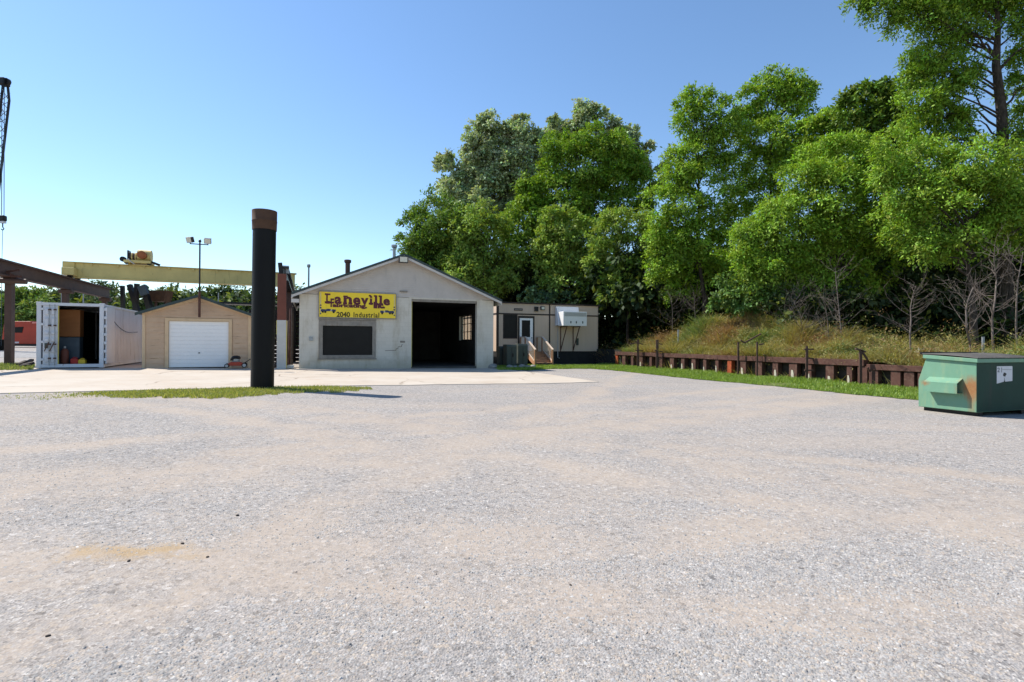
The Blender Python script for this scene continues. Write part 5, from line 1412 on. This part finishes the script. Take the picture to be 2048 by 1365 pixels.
tree('cottonwood_tree', 'silvery cottonwood with the topmost crown behind the broad dark tree', [(1115,250,18),(1112,268,16),(1166,222,16),(1180,245,24),(1198,226,13),(1160,265,22),(1215,262,24),(1225,290,30),(1252,275,18),(1268,300,22),(1262,330,30),(1240,335,34),(1278,345,18),(1150,300,26),(1330,345,14),(1335,370,20)], 68, 1200, tinter(SILV, 0.3, (0.34,0.38,0.26), 0.16), 'leaf_silver', 10, 0.34, 7, 0.55, 0.34, 23, droop=0.1, aspect=0.75)
tree('shade_tree', 'broad dark-hearted tree with an arching crown behind the office trailer', [(1115,300,28),(1150,288,28),(1190,285,28),(1230,305,34),(1262,330,28),(1115,345,38),(1165,335,40),(1210,350,46),(1262,365,36),(1290,370,26),(1305,395,20),(1085,380,36),(1052,395,28),(1130,400,44),(1190,410,44),(1250,410,36),(1060,430,40),(1020,445,24),(1110,455,42),(1160,465,34),(1030,480,30),(1075,490,38),(1125,510,40),(1288,425,20)], 54, 1165, tinter(GREEN, 0.25), seed=24, dens=10, trunk_r=0.4)
tree('young_maple', 'light green bushy tree rising just behind the garage right roof slope', [(958,432,30),(925,465,30),(985,470,36),(915,505,30),(955,505,38),(1000,520,32),(930,545,34),(978,555,36),(960,580,30),(1010,570,22)], 50, 965, tinter(LIGHT), seed=25, trunk_r=0.18)
tree('young_maple', 'light green rounded tree above the trailer roof left half', [(1112,448,28),(1140,445,26),(1170,465,28),(1100,480,28),(1140,490,38),(1180,500,28),(1110,520,30),(1155,535,36),(1125,565,30),(1175,560,26),(1088,540,18)], 50, 1140, tinter(LIGHT), seed=26, trunk_r=0.18)
tree('young_maple', 'light green spreading tree right of the trailer roof', [(1240,450,28),(1275,452,28),(1305,470,26),(1215,480,28),(1255,495,36),(1295,515,34),(1212,530,30),(1250,545,34),(1290,555,30),(1225,575,26),(1320,545,24)], 46, 1260, tinter(LIGHT), seed=27, trunk_r=0.18)
tree('locust_tree', 'tall slender bright locust left of the tallest pair on the bank', [(1372,215,20),(1395,200,22),(1425,205,24),(1455,225,20),(1385,240,30),(1425,248,32),(1368,275,28),(1405,290,36),(1445,280,26),(1370,325,34),(1415,330,32),(1350,365,32),(1392,375,36),(1340,408,34),(1380,425,38),(1318,435,24),(1345,460,36),(1395,470,32),(1335,500,34),(1375,515,36),(1340,545,32),(1400,540,30),(1370,575,28),(1455,320,26),(1450,375,28),(1440,425,30),(1425,500,30),(1455,470,24),(1440,550,30)], 41, 1400, tinter(LOC, 0.25), seed=28, dens=15, leaf=0.23, spread=0.6, trunk_r=0.26, droop=0.55)
tree('locust_tree', 'tallest bright locust in the middle of the bank', [(1530,160,20),(1560,152,22),(1590,165,24),(1618,180,16),(1508,190,22),(1545,195,32),(1590,205,30),(1515,230,30),(1565,245,36),(1612,230,18),(1500,265,24),(1540,285,34),(1585,285,32),(1610,275,16),(1485,305,26),(1525,330,32),(1570,335,32),(1478,232,14),(1495,360,26),(1535,385,26),(1580,380,22),(1510,425,22),(1480,370,24),(1475,430,24),(1500,470,26),(1545,430,24),(1485,520,28)], 42, 1550, tinter(LOC, 0.25), seed=29, dens=15, leaf=0.23, spread=0.6, trunk_r=0.26, droop=0.55)
tree('locust_tree', 'small pale locust top between the tallest pair and the right trees', [(1625,255,20),(1650,242,20),(1675,240,18),(1640,275,24),(1672,270,22),(1655,310,28),(1620,300,20),(1690,300,26),(1600,330,26),(1640,340,30)], 39, 1655, tinter(LOC, 0.25), seed=30, trunk_r=0.15)
tree('locust_tree', 'pointed locust crown left of the towering right-hand tree', [(1705,200,16),(1735,185,18),(1760,180,16),(1790,200,18),(1715,225,26),(1755,218,30),(1795,232,26),(1705,262,30),(1750,265,38),(1800,270,32),(1720,305,32),(1780,305,36)], 36, 1750, tinter(DARK, 0.25, ph=.14), seed=31, trunk_r=0.2)
tree('sumac_tree', 'wide light green spreading crown hanging over the bank middle', [(1640,325,32),(1690,305,32),(1745,320,34),(1605,360,34),(1660,365,44),(1720,365,42),(1775,345,34),(1570,410,36),(1625,420,48),(1690,425,50),(1755,405,44),(1540,455,34),(1590,470,46),(1650,480,50),(1720,480,46),(1780,455,40),(1525,495,28),(1570,520,38),(1625,530,38),(1690,530,36),(1745,525,34),(1730,565,24),(1540,545,30),(1510,545,22),(1590,560,30),(1650,575,24),(1800,400,34),(1790,500,26),(1700,575,18),(1560,585,15),(1640,597,13),(1745,585,15),(1612,590,14),(1770,550,18),(1680,590,16),(1500,520,24),(1480,500,20),(1495,470,22),(1715,590,14)], 30.5, 1700, tinter(LOC, 0.22), seed=32, dens=34, leaf=0.21, spread=0.62, trunk_r=0.22, droop=0.6, aspect=0.38)
tree('sumac_tree', 'wide green crown filling the right edge above the dumpster', [(1835,330,36),(1885,315,36),(1940,320,38),(1995,335,38),(2045,320,40),(1815,385,40),(1870,380,46),(1930,390,46),(1990,395,46),(2050,395,46),(1820,440,36),(1880,445,44),(1940,450,44),(2010,450,40),(1850,490,30),(1905,490,30),(2045,450,36),(2090,350,50),(2100,430,50),(2040,500,20),(1870,510,20),(1795,300,36),(1800,345,40),(1790,420,36),(1825,495,16),(1960,500,16),(1990,485,22),(1925,515,12)], 26, 1950, tinter(LOC, 0.25, (0.26,0.26,0.05), .12), seed=33, dens=34, leaf=0.19, spread=0.58, trunk_r=0.22, droop=0.6, aspect=0.38)
tree('towering_tree', 'towering dark-trunked tree cut by the top right corner', [(1712,8,14),(1745,18,18),(1745,-5,22),(1785,10,18),(1800,45,18),(1805,5,26),(1840,25,34),(1850,70,26),(1885,40,40),(1875,100,30),(1925,20,40),(1935,75,26),(1830,130,26),(1865,140,32),(1905,125,30),(1825,170,26),(1865,190,36),(1910,180,30),(1945,150,16),(1835,220,30),(1885,235,34),(1930,230,24),(1850,265,34),(1905,275,30),(2040,175,22),(2046,110,22),(2035,230,20),(2030,20,30),(2052,60,26),(2048,260,30),(1980,-20,50),(1900,-30,50),(2080,150,44),(2090,60,50),(2080,-30,60)], 29, 2010, tinter(GREEN, 0.25), seed=34, dens=28, leaf=0.21, spread=0.6, trunk_r=0.36, droop=0.6, aspect=0.4, depth_scale=1.0, trunk_path=[(2012,690),(2010,420),(2004,230),(1992,130),(1996,60),(1990,-60)])
tree('bank_bush', 'rounded light green bush on the bank below the locusts', [(1445,600,18),(1470,570,24),(1500,555,28),(1535,560,30),(1495,595,28),(1530,600,28),(1565,585,28),(1430,612,10),(1590,600,24),(1560,560,26),(1555,612,26),(1510,622,22),(1470,612,18),(1610,575,24),(1640,600,20),(1580,630,16)], 31.5, 1520, tinter((0.11,0.20,0.045)), seed=35, dens=18, leaf=0.2, n_per=6, spread=0.4, trunk_r=0.06, cat='bush', group='bushes')
tree('trailer_vine', 'pale leafy shrub leaning over the trailer roof edge', [(1060,582,10),(1075,592,14),(1092,598,12),(1050,600,12),(1110,582,10),(1135,600,14),(1068,606,14)], 48.5, 1080, tinter((0.15,0.24,0.12)), 'leaf_silver', 16, 0.24, 6, 0.4, 0.06, 36, cat='bush', group='bushes', aspect=0.7)
# left background
BG = (0.075,0.12,0.045)
tree('roadside_bush', 'bright green roadside thicket behind the red truck', [(12,625,26),(45,612,28),(75,622,24),(30,650,26),(65,650,28),(-20,640,40),(100,640,30)], 74, 40, tinter((0.12,0.19,0.04)), seed=41, dens=5, leaf=0.5, spread=0.9, trunk_r=0.15, on_hill=False, cat='bush', group='bushes')
far = [(25,600,18,'leftmost far tree on the horizon line behind the runway post'),(90,596,18,'far round tree seen between the runway posts'),(150,594,20,'far tree beneath the crane girder left end'),(205,588,20,'far tree above the container roof right half'),(330,588,17,'far tree left of the floodlight mast over the shed roof'),(365,596,10,'small far tree beside the floodlight mast'),(425,592,14,'far tree right of the floodlight mast'),(460,586,18,'far tree beyond the shed roof right slope'),(495,598,14,'far tree next to the black pipe left edge'),(590,592,20,'far tree between the crane column and the garage eave')]
for i_, (px, py, r_, lb) in enumerate(far):
    tree('far_tree', lb, [(px,py,r_),(px-r_*.8,py+r_*.7,r_*.9),(px+r_*.8,py+r_*.6,r_*.9),(px+r_*.1,py+r_*1.3,r_)], 100, px, tinter(BG), seed=50+i_, dens=2.2, leaf=0.75, n_per=6, spread=1.2, trunk_r=0.25, on_hill=False, group='far trees on the horizon')
# far hedge mass and the dark wood behind the bank: nobody could count these
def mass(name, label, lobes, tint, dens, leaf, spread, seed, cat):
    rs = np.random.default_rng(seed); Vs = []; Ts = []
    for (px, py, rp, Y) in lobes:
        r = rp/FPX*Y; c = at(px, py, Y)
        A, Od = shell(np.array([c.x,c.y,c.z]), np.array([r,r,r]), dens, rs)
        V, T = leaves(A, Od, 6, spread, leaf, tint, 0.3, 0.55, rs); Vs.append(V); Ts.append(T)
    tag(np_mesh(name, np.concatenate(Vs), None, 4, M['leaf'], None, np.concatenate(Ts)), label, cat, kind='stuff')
rs0 = np.random.default_rng(5)
mass('far_hedge', 'low band of far hedge along the horizon behind the cranes', [(px, 622+rs0.uniform(-6,8), rs0.uniform(20,30), 92+rs0.uniform(-4,4)) for px in range(-120, 640, 26)]+[(px, 655, 24, 90) for px in range(-120, 640, 30)], tinter((0.06,0.095,0.035)), 1.2, 1.0, 1.2, 6, 'hedge')
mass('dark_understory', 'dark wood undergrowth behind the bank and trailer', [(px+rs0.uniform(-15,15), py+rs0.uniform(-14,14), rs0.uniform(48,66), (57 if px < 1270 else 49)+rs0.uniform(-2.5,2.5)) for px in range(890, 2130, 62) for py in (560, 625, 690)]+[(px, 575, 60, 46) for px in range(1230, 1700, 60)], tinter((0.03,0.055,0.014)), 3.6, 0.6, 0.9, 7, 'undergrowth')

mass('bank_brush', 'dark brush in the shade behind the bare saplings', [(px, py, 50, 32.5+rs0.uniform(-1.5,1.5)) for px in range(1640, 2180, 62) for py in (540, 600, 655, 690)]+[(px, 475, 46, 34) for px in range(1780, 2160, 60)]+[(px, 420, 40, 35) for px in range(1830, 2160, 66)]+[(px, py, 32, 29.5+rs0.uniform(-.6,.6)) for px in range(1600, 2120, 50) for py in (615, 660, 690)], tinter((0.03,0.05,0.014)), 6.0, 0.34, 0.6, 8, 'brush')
# bare saplings on the bank
def sapling(px, pyb, Y, pts, label, seed, r0=0.06):
    rs = np.random.default_rng(seed)
    g = at(px, pyb, Y); zf = float(hz(g.x, g.y)); O = Vector((g.x, g.y, zf))
    r0 *= 0.72
    t = thing('bare_sapling', label, 'sapling', O, 0, 'bare saplings on the bank')
    P = [Vector((0,0,-0.2))]+[Vector(at(a_, b_, Y+rs.uniform(-.2,.2)))-O for a_, b_ in pts]
    tr_ = MB().tube(P, [r0*(1-0.75*i/(len(P)-1)) for i in range(len(P))], 7).build('trunk', M['bark_bare'], t, smooth=True)
    for k_ in range(26):
        f = rs.uniform(0.18, 0.98); q_ = f*(len(P)-1); i = min(int(q_), len(P)-2); s = P[i].lerp(P[i+1], q_-i)
        a_ = rs.uniform(0, 6.28); L = rs.uniform(0.7, 2.0)*(1.15-f*0.6); d = Vector((math.cos(a_), math.sin(a_)*.7, rs.uniform(.1,.7))).normalized()
        pts_ = [s]; dd = d.copy()
        for j in range(4):
            dd = (dd + Vector(rs.normal(size=3))*0.22 + Vector((0,0,0.18))).normalized(); pts_.append(pts_[-1]+dd*L/4)
        br_ = MB().tube(pts_, [r0*.34*(1-f*.45)*(1-.2*j) for j in range(5)], 5, cap=False).build('branch', M['bark_bare'], tr_)
        mb = MB()
        for j in (1,2,3,3,4):
            e_ = pts_[j] + (Vector(rs.normal(size=3))*0.5+dd).normalized()*L*rs.uniform(.2,.4)
            mid = (pts_[j]+e_)/2 + Vector(rs.normal(size=3))*0.03
            o_ = len(mb.v); mb.tube([pts_[j], mid, e_], [r0*.12, r0*.09, r0*.05], 3, cap=False)
        mb.build('twigs', M['bark_bare'], tr_)['kind'] = 'stuff'
sapling(1822, 705, 22.5, [(1820,670),(1822,640),(1821,615),(1826,590),(1832,572)], 'bare forked sapling left of the dumpster lid', 71)
sapling(1942, 705, 21, [(1940,690),(1933,655),(1932,620),(1936,600),(1946,575),(1950,566)], 'bare curved sapling above the dumpster front corner', 72, .065)
sapling(1990, 705, 21, [(1986,690),(1984,640),(1990,600),(1993,560),(1988,520),(1990,488)], 'tallest bare sapling above the dumpster lid', 73, .07)
sapling(2036, 705, 21, [(2034,690),(2032,650),(2033,600),(2036,560),(2042,530),(2046,505)], 'bare sapling at the right photo edge', 74, .065)
sapling(1684, 690, 25.5, [(1682,660),(1679,630),(1676,600),(1672,560),(1670,535)], 'thin pale bare sapling under the drooping crown', 75, .055)
sapling(1658, 692, 26, [(1657,675),(1655,640),(1650,610),(1640,590)], 'thin grey bare sapling with low branches on the bank', 76, .045)
sapling(1608, 680, 27, [(1606,665),(1603,648),(1600,630),(1590,610)], 'short bare sapling on the bank left of the pale one', 77, .045)
sapling(1570, 660, 28.5, [(1572,640),(1585,610),(1600,590),(1608,570)], 'bare arching sapling beside the bank bush', 78, .045)
sapling(1345, 640, 36, [(1345,625),(1343,605),(1340,590)], 'short dead stem on the mound left part', 79, .045)
sapling(1392, 640, 36, [(1390,625),(1389,605),(1388,592)], 'dead stem on the mound crest', 80, .045)

# grass and weeds
def in_poly(x, y, poly):
    P = np.array(poly); r = np.zeros(len(x), bool); j = len(P)-1
    for i in range(len(P)):
        c = ((P[i,1] > y) != (P[j,1] > y)) & (x < (P[j,0]-P[i,0])*(y-P[i,1])/(P[j,1]-P[i,1]+1e-12)+P[i,0]); r ^= c; j = i
    return r
def blades(name, label, x, y, z, h, w, tint, m='grass', lean=0.35, cat='grass'):
    N = len(x); a_ = rng.uniform(0, 6.28, N); l = rng.normal(size=(N,2))*lean
    B = np.stack([x,y,z],1); s = np.stack([np.cos(a_),np.sin(a_),np.zeros(N)],1)*w[:,None]
    tip = B + np.stack([l[:,0]*h, l[:,1]*h, h*.95],1)
    V = np.stack([B-s, B+s, tip+s*.15, tip-s*.15], 1).reshape(-1,3)
    tag(np_mesh(name, V, None, 4, M[m], None, np.repeat(tint, 4, 0)), label, cat, kind='stuff')
def gcol(N, a, b, var=.2):
    f = rng.random((N,1)); return np.clip((np.array(a)*(1-f)+np.array(b)*f)*(1+rng.normal(size=(N,1))*var), .01, .9)
def patchy(x, y, s, t0):
    v = np.sin(x*s+1.3*np.sin(y*s*.8))+np.sin(y*s*1.3+x*s*.4+2)+.7*np.sin(x*s*2.7-y*s*2.1)
    return v > t0 + rng.normal(size=len(x))*0.5
# verge strip by the pipe
P = np.array(STRIP); N = 60000
x = rng.uniform(P[:,0].min(), P[:,0].max(), N); y = rng.uniform(P[:,1].min(), P[:,1].max(), N)
k = in_poly(x, y, STRIP) & (patchy(x, y, 1.3, .35) | (np.exp(-((x-bp.location.x-0.8)/3.2)**2) > rng.random(N)*1.35)) ; x, y = x[k], y[k]; N = len(x)
near_ = np.exp(-((x-bp.location.x)/3.0)**2)
h = rng.uniform(.012,.05,N)*(0.7+1.3*near_); 
blades('verge_grass', 'short patchy grass strip around the black pipe', x, y, -TILT*x+.004, h, rng.uniform(.006,.014,N), gcol(N,(0.17,0.235,0.04),(0.37,0.35,0.11)))
# right lawn
P = np.array(LAWN); N = 330000
x = rng.uniform(P[:,0].min(), 24, N); y = rng.uniform(P[:,1].min(), P[:,1].max(), N)
k = in_poly(x, y, LAWN); x, y = x[k], y[k]
sfront = (x-WL.x)*WN.x + (y-WL.y)*WN.y
keep = patchy(x, y, .9, -1.2) | (sfront > -2.2); x, y, sfront = x[keep], y[keep], sfront[keep]; N = len(x)
rank = np.exp(-(sfront/1.3)**2)*(0.4+0.6*(np.sin(x*2.1)+np.sin(y*1.7+x) > .2))
h = rng.uniform(.05,.11,N)*(1+1.1*rank)
blades('lawn_grass', 'bright green grass between the gravel and the rusty wall', x, y, -TILT*x+.012, h, rng.uniform(.008,.018,N), gcol(N,(0.14,0.25,0.025),(0.26,0.34,0.06)))
P = np.array(POSTG); N = 9000
x = rng.uniform(P[:,0].min(), P[:,0].max(), N); y = rng.uniform(P[:,1].min(), P[:,1].max(), N); k = in_poly(x, y, POSTG); x, y = x[k], y[k]; N = len(x)
blades('post_grass', 'grass tuft patch round the left runway post foot', x, y, -TILT*x+.016, rng.uniform(.05,.16,N), rng.uniform(.01,.02,N), gcol(N,(0.12,0.18,0.04),(0.26,0.27,0.1)))
# dry weeds and vines on the bank
N = 130000
s = rng.uniform(-2.5, 24, N); d = np.abs(rng.normal(size=N))*3.4+0.05
x = WL.x+WD.x*s+WN.x*d; y = WL.y+WD.y*s+WN.y*d; z = hz(x, y)
clump = np.sin(x*2.2+np.sin(y*1.9)*1.4)+np.sin(y*2.7-x*1.1+1)
h = rng.uniform(.14,.42,N)*(1+0.55*np.clip(clump, -1, 1.6)); thin = np.where(s > 14.5, rng.random(N) < .45, True); d_ok = (d < 7) & thin
x, y, z, h, clump, s = (q_[d_ok] for q_ in (x, y, z, h, clump, s)); N = len(x)
br = np.sin(x*1.1-y*.8)+np.sin(x*.5+y*1.4+2)+rng.normal(size=N)*.5
col = np.where((br > .9)[:,None], gcol(N,(0.24,0.135,0.06),(0.33,0.21,0.10)), np.where((br < -1.1)[:,None], gcol(N,(0.10,0.17,0.04),(0.17,0.22,0.06)), gcol(N,(0.235,0.215,0.06),(0.36,0.315,0.12))))
blades('bank_weeds', 'dry yellow-green weeds and vines covering the bank', x, y, z, h, rng.uniform(.009,.02,N), col, lean=0.9, cat='weeds')
K = 8000
s = rng.uniform(-2.5, 22, K); d = np.abs(rng.normal(size=K))*3.0+0.1
x = WL.x+WD.x*s+WN.x*d; y = WL.y+WD.y*s+WN.y*d
hh_ = np.abs(rng.normal(size=K))*0.28*(1+np.sin(x*2.2+np.sin(y*1.9)*1.4))
A_ = np.stack([x, y, hz(x, y)+hh_], 1); O_ = rng.normal(size=(K,3))*.6 + np.array([0,0,.5]); O_ /= np.linalg.norm(O_, axis=1, keepdims=True)
br = np.sin(x*1.1-y*.8)+np.sin(x*.5+y*1.4+2)+rng.normal(size=K)*.6
tc_ = np.where((br > .9)[:,None], gcol(K,(0.24,0.135,0.06),(0.36,0.23,0.11)), np.where((br < -.7)[:,None], gcol(K,(0.11,0.19,0.04),(0.19,0.25,0.07)), gcol(K,(0.23,0.21,0.055),(0.33,0.29,0.11))))
V, T = leaves(A_, O_, 8, 0.45, 0.10, lambda k, r: tc_*0.8, 0.6, 0.3)
tag(np_mesh('bank_vines', V, None, 4, M['leaf'], None, T), 'tangled dry vines heaped over the bank', 'vines', kind='stuff')
# debris on the bank end
for k_, (px, py, Y, sc_, m_, lb) in enumerate(((1880,692,23,.55,'pale_patch','crumpled cream plastic sheet lying on the bank above the wall end'),(1862,690,23.2,.3,'orange_patch','small orange-brown scrap beside the cream sheet'),(1752,700,23,.4,'sticker','grey white crumpled sheet on the bank above the low wall'),(1842,698,22.5,.25,'sticker','small pale scrap on the bank near the dumpster lid'))):
    P_ = at(px, py, Y); zf = float(hz(P_.x, P_.y)); r_ = np.random.default_rng(90+k_); n_ = 9; vs = []; 
    for i_ in range(n_):
        for j in range(n_):
            vs.append(((i_/(n_-1)-.5)*sc_*2.2+r_.normal()*.03, (j/(n_-1)-.5)*sc_*1.4, abs(r_.normal())*.10*sc_*2+.10+.55*sc_*max(0,1-((i_-5)/4)**2-((j-4)/5)**2)))
    fs = [(i_*n_+j,(i_+1)*n_+j,(i_+1)*n_+j+1,i_*n_+j+1) for i_ in range(n_-1) for j in range(n_-1)]
    o = MB().add(vs, fs).build('crumpled_sheet', M[m_], None, loc=(P_.x,P_.y,zf-.05), rotz=r_.uniform(-.3,.3)); tag(o, lb, 'debris')

# ------------------------------------------------------------------ loose gravel in the foreground
def pebbles(name, label, x, y, size, cols):
    N = len(x)
    base = np.array([(-1,-.8,-.5),(.8,-1,-.5),(1,.8,-.5),(-.8,1,-.5),(-.35,-.1,.75),(.4,.15,.75)], float)
    V = base[None]*(1+rng.normal(size=(N,6,3))*.25)*size[:,None,None]*rng.uniform(.6,1.2,(N,1,3))
    a_ = rng.uniform(0, 6.28, N); c_, s_ = np.cos(a_)[:,None], np.sin(a_)[:,None]
    X = V[:,:,0]*c_-V[:,:,1]*s_; Yv = V[:,:,0]*s_+V[:,:,1]*c_; Z = V[:,:,2]*.6
    out = np.stack([X+x[:,None], Yv+y[:,None], Z+(-TILT*x+size*.2)[:,None]], -1)
    F = np.array([(0,1,5),(0,5,4),(1,2,5),(2,3,4),(2,4,5),(3,0,4)])
    q = (F[None]+np.arange(N)[:,None,None]*6).reshape(-1)
    tag(np_mesh(name, out.reshape(-1,3), q, 3, M['pebble'], None, np.repeat(cols, 6, 0)), label, 'gravel', kind='stuff')
N = 170000
u = rng.random(N); y = 1.75/(1-u*0.85); x = rng.uniform(-1.08, 1.08, N)*y
pm = (np.sin(x*.8+1.2*np.sin(y*.7))+np.sin(y*1.9+x*.3)+.6*np.sin(x*2.3-y*3.1) + rng.normal(size=N)*.6) > -.35
td = np.min([np.abs(x*a_+y*b_-c_)/w_ for a_, b_, c_, w_ in TRACKS], 0); pm2 = (td > 0.9) | (rng.random(len(x)) < .35)
x, y = x[pm & pm2], y[pm & pm2]; N = len(x)
size = np.exp(rng.normal(size=N)*.42)*.0048*(1+.05*y); size = np.minimum(size, .0105*(1+.03*y))
cs = np.array([(0.36,0.345,0.33),(0.27,0.265,0.26),(0.46,0.44,0.42),(0.45,0.375,0.29),(0.18,0.175,0.172),(0.41,0.325,0.26),(0.60,0.585,0.56),(0.34,0.335,0.335)])
cols = 0.88*cs[rng.choice(8, N, p=[.29,.19,.15,.10,.06,.08,.03,.10])]*(1+rng.normal(size=(N,1))*.12)
pebbles('loose_gravel', 'loose grey gravel stones scattered over the lot', x, y, size, np.clip(cols,.02,.9))
# a few bigger dark clods that stand out
for k_, (px, py, r_, lb) in enumerate(((96,1273,.009,'dark clod nearest the lower left corner'),(258,1123,.010,'dark clod beside the ochre patch left end'),(365,1088,.011,'dark clod at the ochre patch far right'),(475,1032,.012,'dark stone beyond the ochre patch'),(415,1115,.009,'small dark stone right of the ochre patch'),(1141,1171,.007,'lone small dark stone in the lower middle'))):
    g = gnd(px, py); stone('dark_clod', (g.x,g.y,g.z+r_*.3), r_, 200+k_, lb, 'dark clods on the gravel').data.materials[0] = M['timber_dark']
